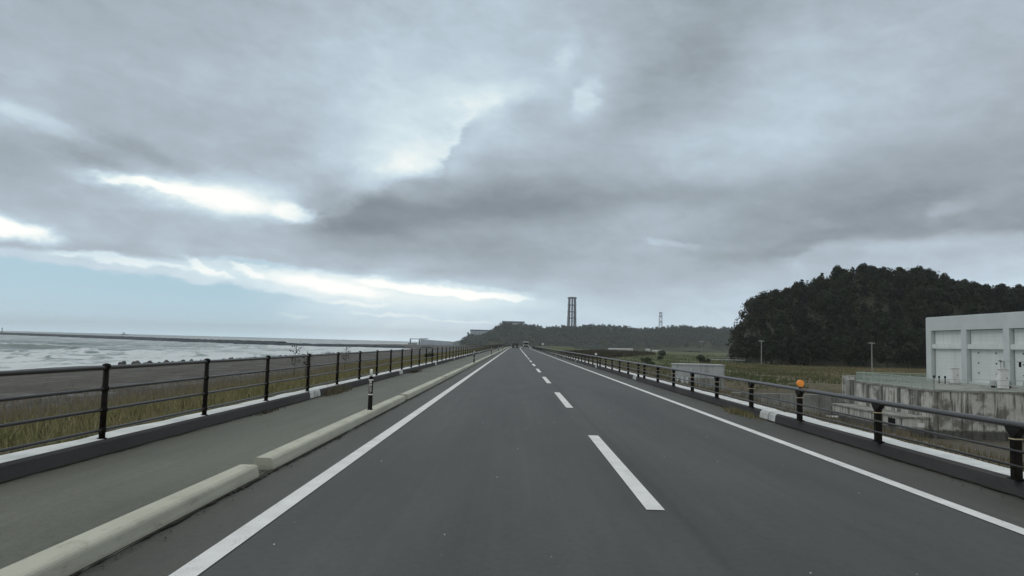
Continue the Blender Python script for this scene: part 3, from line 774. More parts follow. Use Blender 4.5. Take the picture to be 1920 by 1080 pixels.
# ---------------------------------------------------------------- weeds at the joints, debris by the blocks
def tuft(cx, cy, rx, ry, n, h, name, m, lab):
    a = nr.normal(0, 1, (n, 2)) * .45
    pts = np.stack([cx + a[:, 0] * rx, cy + a[:, 1] * ry, np.zeros(n) - .005], 1)
    return blades(name, pts, h, .016, m, lab, lean=.7)
tuft(-4.62, 19.4, .16, 1.4, 420, .20, 'weeds', M['grassR'], 'dry weeds growing at the foot of the kerb past the third seaward post')
tuft(4.92, 16.4, .18, 1.3, 500, .11, 'weeds', M['grassL'], 'low green weeds at the kerb joint by the orange reflector')
tuft(-4.5, 33.5, .22, 2.0, 300, .10, 'weeds', M['reed'], 'dark litter and weeds on the cycle path by the second kerb joint')
tuft(-4.60, 13.9, .10, .9, 160, .05, 'weeds', M['reed'], 'dark litter at the foot of the seaward kerb')
M['foot_strip'] = mottled((.022, .022, .018), (.050, .047, .038), 9, .95, .1)
def kerb_foot_line(off, side, w, y1, seed):  # thin dark strip of uneven width along a kerb foot
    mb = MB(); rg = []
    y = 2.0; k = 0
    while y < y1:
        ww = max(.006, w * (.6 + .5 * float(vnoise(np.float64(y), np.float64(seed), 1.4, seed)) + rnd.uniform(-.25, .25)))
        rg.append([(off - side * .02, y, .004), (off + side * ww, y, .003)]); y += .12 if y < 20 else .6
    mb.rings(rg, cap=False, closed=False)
    return tag(mb.build('foot_strip', M['foot_strip']), 'thin dark uneven strip along the foot of a kerb', kind='stuff')
kerb_foot_line(-2.532, 1, .05, 90, 51); kerb_foot_line(-2.754, -1, .03, 90, 52); kerb_foot_line(-4.716, 1, .05, 90, 53); kerb_foot_line(5.102, -1, .05, 90, 54)
mb = MB()
for k in range(60):
    y = rnd.uniform(3, 22); x = rnd.uniform(-1.8, 4); r_ = rnd.uniform(.003, .009)
    mb.add([(x - r_, y, 0), (x, y - r_, 0), (x + r_, y, 0), (x, y + r_, 0), (x, y, r_ * 1.1)], [(0, 1, 4), (1, 2, 4), (2, 3, 4), (3, 0, 4)])
tag(mb.build('grit', M['endcap']), 'pale specks of grit scattered on the carriageway', kind='stuff')
mb = MB()
for k in range(260):
    y = rnd.uniform(3.8, 30); x = -2.50 + abs(rnd.gauss(0, .05)); r_ = rnd.uniform(.004, .014)
    mb.add([(x - r_, y, 0), (x, y - r_, 0), (x + r_, y, 0), (x, y + r_, 0), (x, y, r_ * 1.1)], [(0, 1, 4), (1, 2, 4), (2, 3, 4), (3, 0, 4)])
for k in range(120):
    y = rnd.uniform(4, 40); x = 4.99 - abs(rnd.gauss(0, .12)); r_ = rnd.uniform(.004, .014)
    mb.add([(x - r_, y, 0), (x, y - r_, 0), (x + r_, y, 0), (x, y + r_, 0), (x, y, r_ * 1.1)], [(0, 1, 4), (1, 2, 4), (2, 3, 4), (3, 0, 4)])
tag(mb.build('grit', M['rock']), 'grit and small stones along the kerb feet', kind='stuff')

# ---------------------------------------------------------------- vehicles
def wheels(t, xs, ys, r, w):
    for x in xs:
        for y in ys:
            wmb = MB(); wmb.tube((x - w / 2, y, r), (x + w / 2, y, r), r, n=18); wo_ = wmb.build('wheel', M['tyre'], t)
            sgn = 1 if x > 0 else -1
            MB().tube((x + sgn * w * .5, y, r), (x + sgn * (w * .5 + .01), y, r), r * .6, n=14).build('rim', M['galv'], wo_)
x, yv = px(216, -.25)
car = thing('van', 'small dark high roofed car driving away ahead in the left lane', 'car', (x, yv, 0))
def loft(mb, secs):      # secs: (y, halfwidth_low, halfwidth_top, z0, zbelt, z1)
    rg = []
    for y, wl, wt, z0, zb, z1 in secs:
        rg.append([(-wl * .93, y, z0), (wl * .93, y, z0), (wl, y, z0 + .2), (wl, y, zb), (wt, y, z1 - .06), (wt * .85, y, z1), (-wt * .85, y, z1), (-wt, y, z1 - .06), (-wl, y, zb), (-wl, y, z0 + .2)])
    mb.rings(rg); return mb
mb = MB(); loft(mb, [(-2.0, .80, .70, .28, .95, 1.45), (-1.9, .88, .74, .22, .98, 1.62), (.3, .89, .76, .22, .98, 1.68), (.9, .88, .72, .22, .98, 1.55), (1.25, .87, .80, .22, .95, 1.05), (2.0, .80, .74, .26, .80, .88)])
mb.build('body', M['carblack'], car)
MB().add([(-.66, -1.975, 1.0), (.66, -1.975, 1.0), (.60, -1.94, 1.46), (-.60, -1.94, 1.46)], [(0, 1, 2, 3)]).build('rear_window', M['glass'], car)
MB().box(-.62, .62, -1.9, .5, 1.685, 1.71, .01).build('roof_panel', M['galv'], car)
for s in (-1, 1):
    MB().box(s * .76 - .06, s * .76 + .06, -2.0, -1.93, .72, 1.0).build('tail_light', mat('tail_red', col=(.35, .02, .02), rough=.3), car)
MB().box(-.24, .24, -2.02, -2.0, .55, .68).build('number_plate', M['whiteref'], car)
wheels(car, (-.78, .78), (-1.3, 1.25), .31, .2)
x, yv = px(246, 3.0)
trk = thing('truck', 'small white truck coming towards us in the right lane', 'truck', (x, yv, 0))
mb = MB(); mb.rings([[(-.93, y, z0), (.93, y, z0), (.95, y, z0 + .7), (.86, y, z1), (-.86, y, z1), (-.95, y, z0 + .7)] for y, z0, z1 in ((-2.35, .42, 1.98), (-2.2, .38, 2.08), (-1.0, .38, 2.10), (-.75, .38, 2.0))]); mb.build('cab', M['truckwhite'], trk)
MB().add([(-.84, -2.36, 1.16), (.84, -2.36, 1.16), (.80, -2.36, 1.76), (-.80, -2.36, 1.76)], [(0, 1, 2, 3)]).build('windscreen', M['glass'], trk)
MB().box(-.62, .62, -2.42, -2.352, .40, .86, .01).build('bumper', M['black'], trk)
for s in (-1, 1):
    MB().tube((s * .70, -2.40, .80), (s * .70, -2.30, .80), .11, n=12).build('headlight', M['whiteref'], trk)
    MB().box(s * 1.08 - .06, s * 1.08 + .06, -2.25, -2.15, 1.35, 1.65).build('mirror', M['black'], trk)
cb = MB(); cb.box(-.95, .95, -.6, 3.4, .75, 1.25, .03); cb.build('cargo_bed', M['truckwhite'], trk)
MB().box(-.4, .4, -2.0, 3.3, .45, .74).build('chassis', M['black'], trk)
wheels(trk, (-.82, .82), (-1.55, 2.0), .38, .25)
# ---------------------------------------------------------------- round sign near the bend
x, yv = px(205, 7.4)
sg = thing('road_sign', 'small pale round sign beyond the guardrail where the road starts to bend', 'sign', (x, yv, 0))
MB().tube((0, 0, -.3), (0, 0, 1.75), .035).build('pole', M['galv'], sg)
MB().tube((0, -.02, 1.45), (0, .01, 1.45), .30, n=20).build('sign_face', M['white'], sg)

# ---------------------------------------------------------------- pump house platform
def wallbox(name, lab, cat, x0, x1, y0, y1, z0, z1, m):
    o = MB().box(x0, x1, y0, y1, z0, z1).build(name, m); return tag(o, lab, cat)
PX0, PY0, PZ = 40.8, 73.0, -2.04
pl = thing('retaining_platform', 'high stained concrete retaining platform under the white building', 'platform', (PX0, PY0, -8))
def rel(t): return tuple(-v for v in t.location)
def pbox(t, name, x0, x1, y0, y1, z0, z1, m, bev=0):
    ox, oy, oz = t.location
    return MB().box(x0 - ox, x1 - ox, y0 - oy, y1 - oy, z0 - oz, z1 - oz, bev).build(name, m, t)
# wall with formwork joints: main block of panels, pilaster ribs on the side wall and a cap
pbox(pl, 'wall', PX0, 110, PY0, 90, -8.2, PZ - .18, M['stained'])
pbox(pl, 'wall', 49.0, 110, 90.003, 112, -8.2, PZ - .10, M['stained'])
pbox(pl, 'cap', PX0 - .06, 110, PY0 - .06, 90, PZ - .177, PZ, M['oldcon'])
pbox(pl, 'cap', 49.0, 110, 90.003, 112, PZ - .097, PZ - .003, M['oldcon'])
for y in (75.6, 79.2, 83.0, 86.2): pbox(pl, 'rib', PX0 - .22, PX0 - .002, y, y + .35, -6.6, PZ - .19, M['oldcon'])
pbox(pl, 'end_wall', PX0 - .5, PX0 + .1, 90.01, 91.2, -8, PZ + .12, M['oldcon'])
pbox(pl, 'ledge', PX0 - 2.6, PX0 - .003, 73.6, 90, -8.2, -4.93, M['stained'])
pbox(pl, 'ledge_cap', PX0 - 2.7, PX0 - .003, 73.5, 90, -4.927, -4.75, M['oldcon'])
pbox(pl, 'outlet', PX0 - 2.65, PX0 - 2.603, 75.2, 76.6, -5.9, -5.1, M['black'])
for x in (46.7, 52.9, 59.1): pbox(pl, 'drain_pipe', x, x + .07, PY0 - .09, PY0 - .003, -6.5, PZ - .19, M['stained'])
lw2 = thing('channel_wall', 'pale grey low concrete wall along the far bank of the channel', 'channel wall', (20, 100, -8))
pbox(lw2, 'wall', 24, 40.2, 91.5, 92.2, -8.2, -3.9, M['oldcon'])
pbox(lw2, 'wall', 24, 24.7, 92.203, 112, -8.2, -3.9, M['oldcon'])
tf = thing('staff_gauge', 'pale upright gauge post with a cross arm in the channel', 'gauge', (27.5, 66, -7.2))
MB().box(-.09, .09, -.06, .06, 0, 3.0).build('post', M['white'], tf)
MB().box(.092, 1.0, -.04, .04, 2.86, 3.0).build('arm', M['white'], tf)
MB().box(-1.5, -.092, -.04, .04, .55, .68).build('arm', M['white'], tf)
ps = MB().box(39.5, 40.2, 73.55, 73.597, -5.75, -5.35).build('notice_plate', M['white']); tag(ps, 'small white plate fixed on the stained retaining wall', 'sign')
# platform railing
rl = thing('platform_railing', 'pale green pipe railing round the edge of the concrete platform', 'railing', (PX0, PY0, PZ))
def prail(a, b_, step, mid=True):
    a = Vector(a); b_ = Vector(b_); L = (b_ - a).length; n = max(1, round(L / step)); base = Vector((PX0, PY0, 0))
    for k in range(n + 1):
        p = a.lerp(b_, k / n) - base
        MB().tube((p.x, p.y, 0), (p.x, p.y, 1.08), .035, n=6).build('post', M['fencegreen'], rl)
    for z in (1.08, .1) + ((.58,) if mid else ()):
        p, q = a - base, b_ - base
        MB().tube((p.x, p.y, z), (q.x, q.y, z), .03, n=6).build('rail', M['fencegreen'], rl)
prail((PX0 + .15, PY0 + .1, 0), (PX0 + .15, 89.8, 0), 2.1, False)
prail((PX0 + .15, PY0 + .1, 0), (68, PY0 + .1, 0), 3.0)
prail((PX0 + .15, 89.8, 0), (49.6, 89.8, 0), 2.1, False)
def meshf(t, b):
    p = t.pos(); x, y, z = t.xyz(p)
    g1 = t.m('LESS_THAN', t.m('FRACT', t.m('MULTIPLY', t.m('ADD', x, y), 9.0)), .30)
    t.l.new(t.m('ADD', t.m('MULTIPLY', g1, .35), .16, clamp=True), b.inputs['Alpha'])
M['meshpanel'] = mat('mesh_infill', meshf, col=(.30, .37, .33), rough=.6)
ib = MB(); ib.box(.145, .155, .2, 16.7, .12, 1.06).build('mesh_infill', M['meshpanel'], rl)
MB().box(.2, 8.6, 16.795, 16.805, .12, 1.06).build('mesh_infill', M['meshpanel'], rl)

# ---------------------------------------------------------------- white gate building
BX = 55.6
bl = thing('pump_house', 'white pump house with deep bays standing on the concrete platform', 'building', (BX, 101, PZ))
piers = [(101.05, 99.85), (93.14, 92.04), (85.11, 84.05), (77.1, 76.0), (69.0, 67.9)]
pbox(bl, 'wall', BX + .55, BX + 16, 67.9, 101.04, PZ, 6.2, M['reveal'])
for a, b_ in piers: pbox(bl, 'pier', BX, BX + .547, b_, a, PZ, 4.55, M['bld'])
pbox(bl, 'fascia', BX - .003, BX + .547, 67.9, 101.053, 4.553, 6.26, M['bld'])
pbox(bl, 'roof', BX + .1, BX + 16.2, 67.8, 101.1, 6.263, 6.38, M['bld'])
for i in range(len(piers) - 1):
    a, b_ = piers[i][1] - .12, piers[i + 1][0] + .38
    sh_ = pbox(bl, 'shutter', BX + .50, BX + .549, b_, a - .02, PZ + .25, 4.5, M['panel'])
    pbox(bl, 'cross_band', BX + .12, BX + .547, piers[i + 1][0] + .003, piers[i][1] - .003, 2.18, 2.78, M['panel'])
    pbox(bl, 'sill', BX + .15, BX + .547, piers[i + 1][0] + .003, piers[i][1] - .003, PZ, PZ + .24, M['bld'])
    for yy2 in (a - 1.5, b_ + 1.6):
        for z in (1.75, .55, -.65):
            if i: pbox(bl, 'hook', BX + .40, BX + .498, yy2 - .04, yy2 + .04, z - .10, z + .04, M['black'])
mst = tag(MB().tube((64, 90, 6.2), (64, 90, 11.5), .06, .04).build('roof_mast', M['galv']), 'thin pale mast standing behind the pump house roof', 'mast')
def cabinet(x, y, w, h, lab):
    t = thing('control_cabinet', lab, 'cabinet', (x, y, PZ))
    MB().box(-w / 2, w / 2, -w * .35, w * .35, .1, h - .08, .02).build('body', M['white'], t)
    MB().box(-w / 2 - .09, w / 2 + .09, -w * .45, w * .45, h - .077, h).build('lid', M['white'], t)
    MB().box(-w / 2 - .03, w / 2 + .03, -w * .4, w * .4, 0, .097).build('plinth', M['oldcon'], t)
    MB().box(w * .22, w * .28, -w * .35 - .02, -w * .35 - .003, h * .5, h * .6).build('handle', M['black'], t)
    return t
cabinet(51.7, 88.0, .84, 1.95, 'narrow white cabinet in front of the leftmost bay of the pump house')
cabinet(50.85, 78.0, .88, 2.15, 'taller white cabinet with two pipes on top near the platform railing')
for i, (x, y, h, lab) in enumerate(((49.4, 88.2, .95, 'leftmost of three short dark pipes by the narrow cabinet'), (50.0, 88.2, .9, 'middle one of three short dark pipes by the narrow cabinet'), (50.7, 88.2, .9, 'short dark pipe closest to the narrow white cabinet'))):
    t = thing('vent_pipe', lab, 'pipe', (x, y, PZ)); MB().tube((0, 0, 0), (0, 0, h), .055).build('pipe', M['steel_brown'], t); MB().lathe((0, 0, 0), [(.06, h - .25), (.11, h - .2), (.11, h), (.06, h + .03)], 10).build('vent_cap', M['black'], t)
t = thing('lamp_arm', 'white tripod stand with a horizontal arm and dark lamp beside the tall cabinet', 'stand', (52.9, 77.6, PZ))
for dx, dy in ((-.55, -.2), (.55, -.2), (0, .5)): MB().tube((dx, dy, 0), (0, 0, 1.35), .035, n=6).build('leg', M['galv'], t)
MB().tube((0, 0, 1.35), (0, 0, 2.9), .045).build('pole', M['galv'], t)
MB().tube((.25, 0, 2.9), (-2.35, 0, 2.95), .035).build('arm', M['galv'], t)
MB().box(-.60, -.42, -.10, .10, 2.35, 2.88, .03).build('lamp', M['black'], t)
t = thing('pipe_stub', 'pair of pale pipes with a valve wheel on the tall white cabinet', 'pipes', (50.85, 78.0, PZ + 2.153))
for dx in (-.2, .15): MB().tube((dx, 0, 0), (dx, 0, .72), .06 if dx < 0 else .09, n=8).build('pipe', M['galv'], t)
MB().lathe((-.2, 0, 0), [(.06, .72), (.2, .74), (.2, .82), (.05, .84)], 10).build('valve_wheel', M['steel_brown'], t)
for (x, y, w, dd, h, lab, mm) in ((54.4, 83.5, 1.2, .8, .9, 'low white box between the first two bays of the pump house', 'white'), (52.9, 81.5, 1.9, .8, .75, 'low grey bench like frame in front of the second bay', 'galv')):
    t = thing('equipment_box', lab, 'equipment', (x, y, PZ)); MB().box(-w / 2, w / 2, -dd / 2, dd / 2, .2, h, .03).build('case', M[mm], t)
    for sx_ in (-1, 1): MB().box(sx_ * w * .4 - .06, sx_ * w * .4 + .06, -dd / 2, dd / 2, 0, .197).build('foot', M['black'], t)

# ---------------------------------------------------------------- box culvert wall
bc = thing('sluice_wall', 'square pale grey concrete sluice wall beyond the guardrail', 'concrete wall', (28, 115, -8))
pbox(bc, 'wall', 24.9, 32.3, 115.2, 118.6, -8, -1.25, M['boxcon'])
pbox(bc, 'cap', 24.8, 32.4, 115.1, 118.7, -1.247, -1.05, M['boxcon'])
for x in (25.0, 25.7, 26.4): pbox(bc, 'ladder_rib', x, x + .22, 115.0, 115.197, -5.6, -3.1, M['white'])
pbox(bc, 'valve_plate', 28.6, 29.0, 115.05, 115.197, -4.1, -3.6, M['black'])
pbox(bc, 'bracket', 27.1, 27.2, 115.05, 115.197, -2.6, -1.7, M['white'])
pbox(bc, 'skirt', 26.9, 32.31, 115.02, 115.196, -8, -3.15, M['oldcon'])

# ---------------------------------------------------------------- small field things
def pole(x, y, h, lab, r=.16, arm=True):
    z = float(ground_z(x, y))
    t = thing('utility_pole', lab, 'utility pole', (x, y, z))
    MB().tube((0, 0, 0), (0, 0, h), r, r * .7, 10).build('shaft', M['pole'], t)
    if arm:
        MB().box(-.95, .95, -.06, .06, h - .55, h - .40).build('cross_arm', M['pole'], t)
        for dx in (-.8, -.3, .3, .8): MB().lathe((dx, 0, 0), [(.05, h - .40), (.08, h - .3), (.04, h - .2)], 8).build('insulator', M['whiteref'], t)
    return t
pole(86.4, 262, 8.8, 'utility pole at the left foot of the wooded hill', .20)
pole(102.2, 214, 8.6, 'utility pole in front of the middle of the wooded hill', .20)
pole(68.6, 275, 8.4, 'thin utility pole rising from a bush behind the grey sluice wall', .13)
pole(124, 425, 9.5, 'distant pale pole just left of the wooded hill', .16, False)
def wbox(name, lab, cat, x, y, w, dd, h, m, rz=0):
    z = float(ground_z(x, y)); t = thing(name, lab, cat, (x, y, z), rz=rz)
    MB().box(-w / 2, w / 2, -dd / 2, dd / 2, 0, h * .75, .04).build('body', m, t)
    MB().rings([[(-w / 2 - .1, -dd / 2 - .1, h * .753), (w / 2 + .1, -dd / 2 - .1, h * .753), (w / 2 + .1, dd / 2 + .1, h * .753), (-w / 2 - .1, dd / 2 + .1, h * .753)], [(-w / 2, -.1, h), (w / 2, -.1, h), (w / 2, .1, h), (-w / 2, .1, h)]]).build('roof', M['galv'], t)
    return t
M['farwhite'] = mat('far_white', col=(.42, .44, .43), rough=.7)
wbox('shed', 'long low pale shed at the far edge of the field', 'shed', 120, 850, 28, 4, 3.0, M['farwhite'])
wbox('shed', 'small white shed in the far field left of centre', 'shed', 142, 800, 4.5, 3, 3.6, M['farwhite'])
wbox('shed', 'low pale shed just right of the small white shed', 'shed', 151, 800, 9, 3, 2.3, M['farwhite'])
t = thing('footbridge', 'pale low footbridge deck near the thin pole behind the sluice wall', 'footbridge', (82, 290, -3.9))
MB().box(-7, 7, -.8, .8, 1.0, 1.25).build('deck', M['farwhite'], t)
for x in (-6, -2, 2, 6): MB().box(x - .15, x + .15, -.6, .6, 0, .997).build('support', M['oldcon'], t)
MB().box(-7, 7, -.8, -.74, 1.9, 1.98).build('handrail', M['farwhite'], t)
for x in (-7, -3.5, 0, 3.5, 6.9): MB().box(x, x + .1, -.8, -.74, 1.253, 1.897).build('rail_post', M['farwhite'], t)

# ---------------------------------------------------------------- foliage builders
def leaf_cloud(centres, radii, per, size, flat=.85):
    """many leaf-sized triangles spread through lumps; returns verts, faces"""
    Vs = []
    for (c, r_) in zip(centres, radii):
        n = per
        dirs = nr.normal(0, 1, (n, 3)); dirs /= np.linalg.norm(dirs, axis=1)[:, None]
        rad = nr.uniform(.45, 1.08, n) ** .6
        p = np.array(c) + dirs * rad[:, None] * np.array([r_, r_, r_ * flat])
        a = nr.normal(0, 1, (n, 3)); a -= (a * dirs).sum(1)[:, None] * dirs * .6; a /= np.linalg.norm(a, axis=1)[:, None]
        b_ = np.cross(dirs, a) + nr.normal(0, .3, (n, 3))
        s_ = size * nr.uniform(.5, 1.3, n)[:, None]
        Vs.append(np.stack([p - a * s_ * .5, p + a * s_ * .5, p + b_ * s_ * .8], 1))
    Vv = np.concatenate(Vs).reshape(-1, 3); return Vv, np.arange(len(Vv)).reshape(-1, 3)
def pine_pads(h, seed):
    """flat irregular foliage pads on whorls, wide low down and narrowing to an untidy top"""
    r_ = random.Random(seed); cs = []; rs = []; lim = []
    z = h * .30
    while z < h * .97:
        k = 1 - (z / h - .30) / .70
        reach = h * (.05 + .23 * k ** .75) * r_.uniform(.75, 1.2)
        for q in range(3 if k > .25 else 2):
            a = r_.uniform(0, 6.28); d_ = reach * r_.uniform(.35, .8)
            c = (math.cos(a) * d_, math.sin(a) * d_, z + r_.uniform(-.2, .3)); cs.append(c); rs.append(max(.55, reach * r_.uniform(.5, .75))); lim.append(((0, 0, z - .3), c))
        z += h * r_.uniform(.05, .085)
    cs.append((0, 0, h * .97)); rs.append(h * .035); lim.append(((0, 0, h * .9), (0, 0, h * .97)))
    return cs, rs, lim
protos = []
def make_tree(kind, h, seed):
    t = thing('tree', 'dark tree', 'tree', (0, 0, -500))
    r_ = random.Random(seed)
    tr = MB()
    if kind == 'conifer':
        tr.tube((0, 0, 0), (0, 0, h * .93), h * .022, h * .004, 6)
        cs, rs, lim = pine_pads(h, seed + 77)
        for a, b2 in lim: tr.tube(a, b2, h * .008, h * .003, 4)
        V_, F_ = leaf_cloud(cs, rs, 48, .62, .5); cr = fast_mesh('crown', V_, F_, M['leaf2'], t)
    else:
        tr.tube((0, 0, 0), (0, 0, h * .55), h * .03, h * .015, 6); cs = []; rs = []
        nl = 9
        for k in range(nl):
            a = 2 * math.pi * k / nl * 2.4 + r_.uniform(-.4, .4); q = r_.uniform(.08, .30) * h
            z = h * (.42 + .42 * k / nl) + r_.uniform(-.03, .03) * h; q *= 1.15 - .7 * (k / nl)
            c = (math.cos(a) * q, math.sin(a) * q, z); cs.append(c); rs.append(h * r_.uniform(.13, .21))
            tr.tube((0, 0, h * (.25 + .03 * k)), c, h * .012, h * .004, 5)
        cs.append((0, 0, h * .86)); rs.append(h * .15)
        V_, F_ = leaf_cloud(cs, rs, 170, .75); cr = fast_mesh('crown', V_, F_, M['leaf'], t)
    tr.build('trunk', M['bark'], t)
    return t, kids(t)
for i in range(3): protos.append(make_tree('conifer', 11 + i, i))
for i in range(4): protos.append(make_tree('broad', 9.5 + i * .8, 10 + i))

# ---------------------------------------------------------------- wooded hill on the right
CREST = [(70, -5), (84, -4.5), (90, -4), (95, 1.0), (100, 7), (106, 13), (114, 18.5), (121, 22.5), (128, 25), (140, 26.5), (147, 30.5), (152, 33), (158, 34.3), (168, 34.6), (182, 33.6), (192, 31.6), (201, 29), (216, 27.5), (232, 26.5), (300, 24), (380, 14), (470, -5)]
def hill_z(x, y):
    c = lerp(x, CREST); front = sstep(y, 262, 345) ** .8; back = 1 - sstep(y, 380, 520)
    left = sstep(x - .276 * y, 0, 16)
    return -4.6 + (c + 4.6) * front * back * left + vnoise(x, y, 35, 14) * 1.0 * front * back * left
hx_ = np.linspace(80, 480, 130); hy_ = np.linspace(255, 520, 80)
kstruct(grid_mesh('hill', hx_, hy_, hill_z, M['hillsoil']))
placed = []
cands = []
# a row along the foot, a row along the skyline, then the face of the hill
xq = 92.0
while xq < 250: cands.append((xq, 266 + rnd.uniform(-3, 6), 'foot')); xq += rnd.uniform(4.0, 6.0)
xq = 98.0
while xq < 262: cands.append((xq, 347 + rnd.uniform(-5, 12), 'crest')); xq += rnd.uniform(3.0, 5.0)
while len(cands) < 4000: 
    yq = rnd.uniform(268, 345); cands.append((rnd.uniform(90, 92 + yq * .52 if yq > 0 else 250), yq, 'face'))
for (xq, yq, w_) in cands:
    if len(placed) >= 290: break
    if xq < .288 * yq: continue
    if w_ == 'face' and any((xq - a) ** 2 + (yq - b_) ** 2 < 4.6 ** 2 * (1.2 if yq < 320 else 1) for a, b_ in placed): continue
    placed.append((xq, yq))
    con = rnd.random() < {'foot': .3, 'face': .4, 'crest': .12}[w_]
    s_ = rnd.uniform(.72, 1.08) if w_ != 'crest' else rnd.uniform(.66, .84)
    if w_ == 'face' and yq > 318: con = False; s_ = rnd.uniform(.68, .82)
    s_ *= min(1., .50 + .035 * max(0., xq - .288 * yq))
    T, ch = protos[rnd.randrange(0, 3) if con else rnd.randrange(3, 7)]
    z = float(hill_z(xq, yq)) if yq > 262 else -4.4
    lab = {'foot': 'dark tree in the row along the foot of the wooded hill', 'crest': 'dark tree on the skyline of the wooded hill', 'face': 'dark tree on the slope of the wooded hill'}[w_]
    o = dup(T, (xq, yq, z - .3), rnd.uniform(0, 6.28), (s_ * rnd.uniform(.9, 1.15), s_ * rnd.uniform(.9, 1.15), s_), lab, ch)
    o['group'] = {'foot': 'trees along the foot of the wooded hill', 'crest': 'trees on the skyline of the wooded hill', 'face': 'trees on the slope of the wooded hill'}[w_]
for T, ch in protos:
    for c_ in ch: bpy.data.objects.remove(c_)
    bpy.data.objects.remove(T)
# the rest of the wood as one mass of lumps
cs = []; rs = []
for k in range(1500):
    yq = rnd.uniform(266, 420); xq = rnd.uniform(90, 300)
    if xq < .292 * yq: continue
    h_ = float(hill_z(xq, yq))
    if h_ < -4.3 and rnd.random() < .7: continue
    cs.append((xq, yq, h_ + rnd.uniform(1.5, 4.5))); rs.append(rnd.uniform(2.2, 3.8))
V_, F_ = leaf_cloud(cs, rs, 45, 1.15)
tag(fast_mesh('forest', V_, F_, M['leaf']), 'dense dark undergrowth and further trees filling the wooded hill', kind='stuff')

def bush(x, y, r_, lab, flat=.75, m='bush'):
    z = float(ground_z(x, y)); t = thing('bush', lab, 'bush', (x, y, z)); cs = []; rs = []
    for k in range(7):
        a = rnd.uniform(0, 6.28); q = rnd.uniform(0, .6) * r_; cs.append((math.cos(a) * q, math.sin(a) * q, r_ * rnd.uniform(.3, .8))); rs.append(r_ * rnd.uniform(.35, .55))
    V_, F_ = leaf_cloud(cs, rs, 120, r_ * .2, flat); fast_mesh('foliage', V_, F_, M[m], t)
    MB().tube((0, 0, 0), (0, 0, r_ * .5), r_ * .05, r_ * .02, 6).build('stem', M['bark'], t); return t
bush(68.5, 276, 2.7, 'dark bush round the thin pole behind the sluice wall')
bush(72.0, 279, 1.9, 'low bush right of the thin pole')
bush(62, 320, 1.8, 'round dark bush alone in the green field')
bush(85, 430, 3.4, 'wide bush in the far green field')
bush(44, 250, 1.9, 'small bush left of the sluice wall')
bush(36, 200, 1.4, 'smallest bush beside the guardrail side of the field')
bush(97, 302, 2.6, 'grey green bush at the left corner of the wooded hill')
bush(101, 285, 2.4, 'pale bush before the left corner of the wooded hill')
bush(-9.6, 82, .8, 'low bush behind the seaward railing halfway along')
# tall weed stalks beyond the seaward railing
def stalk(x, y, h, lab):
    z = float(ground_z(x, y)); t = thing('tall_weed', lab, 'plant', (x, y, z))
    m_ = MB(); m_.tube((0, 0, 0), (.05 * h, 0, h), .02, .008, 5)
    for k in range(9):
        zz = h * (.35 + .07 * k); a = rnd.uniform(0, 6.28); m_.tube((.05 * zz, 0, zz), (.05 * zz + math.cos(a) * .18 * h, math.sin(a) * .1 * h, zz + .14 * h), .011, .004, 4)
    m_.build('stem', M['reed'], t)
    V_, F_ = leaf_cloud([(.05 * h, 0, h * .8), (.02, .05, h * .55)], [.18 * h, .15 * h], 40, .09); fast_mesh('leaves', V_, F_, M['reed'], t)
stalk(-11.3, 38, 2.0, 'taller bare weed stalk above the railing over the bright water')
stalk(-12.6, 55, 2.0, 'thin weed stalk above the railing further along the water')
stalk(-9.4, 33.4, 1.35, 'short weed stalk just below the top rail')

# ---------------------------------------------------------------- shore rocks
def rock(seed):
    r_ = np.random.default_rng(seed); bm = bmesh.new(); bmesh.ops.create_icosphere(bm, subdivisions=2, radius=1)
    th = r_.uniform(0, 6.28, 6); v3 = r_.normal(0, 1, (9, 3)); v3 /= np.linalg.norm(v3, axis=1)[:, None]
    for v in bm.verts:
        p = np.array(v.co); k = 1.
        for q in v3: k = min(k, .72 / max(.3, float(p @ q)))
        v.co = v.co * k
    me = bpy.data.meshes.new('boulder'); bm.to_mesh(me); bm.free(); me.materials.append(M['rock']); return me
rks = [rock(i) for i in range(5)]
for k in range(170):
    f_ = k / 169; y = 190 + 240 * f_ + rnd.uniform(-2, 2); x = float(lerp(y, SHORE)) + 2.5 + rnd.uniform(-2.5, 2.5)
    o = bpy.data.objects.new('boulder', rks[k % 5]); COL.objects.link(o); s_ = rnd.uniform(.32, .75)
    o.location = (x, y, -6.9 + s_ * .35); o.scale = (s_ * 1.3, s_ * 1.5, s_); o.rotation_euler = (rnd.uniform(0, 3), rnd.uniform(0, 3), rnd.uniform(0, 6))
    tag(o, 'dark boulder in the line of rocks at the waterline', 'rock', 'boulders along the waterline')
o = bpy.data.objects.new('boulder', rks[1]); COL.objects.link(o); o.location = (-92, 765, -5.4); o.scale = (7, 4, 2.2)
tag(o, 'large dark rock where the far beach meets the water', 'rock')

# ---------------------------------------------------------------- breakwater and port
def berm(name, lab, pts, top, w0, w1, m, seed):
    rg = []; n = 11
    L = []
    for i in range(len(pts) - 1):
        a = Vector(pts[i]); b_ = Vector(pts[i + 1]); k = max(1, int((b_ - a).length / 5)); L += [(a.lerp(b_, j / k), (b_ - a).normalized()) for j in range(k)]
    L.append((Vector(pts[-1]), L[-1][1]))
    for p, dr in L:
        nn = Vector((-dr.y, dr.x)); ring = []
        for j in range(n):
            s_ = -1 + 2 * j / (n - 1); ww = w1 if abs(s_) > .4 else w0
            off = s_ * w1; z = top if abs(s_) < .45 else top - (abs(s_) - .45) / .55 * (top + 8.5)
            ring.append((p.x + nn.x * off + rnd.uniform(-.8, .8), p.y + nn.y * off + rnd.uniform(-.8, .8), z + rnd.uniform(-.5, .5)))
        rg.append(ring)
    mb = MB(); mb.rings(rg, cap=False, closed=False); return tag(mb.build(name, m), lab, 'breakwater')
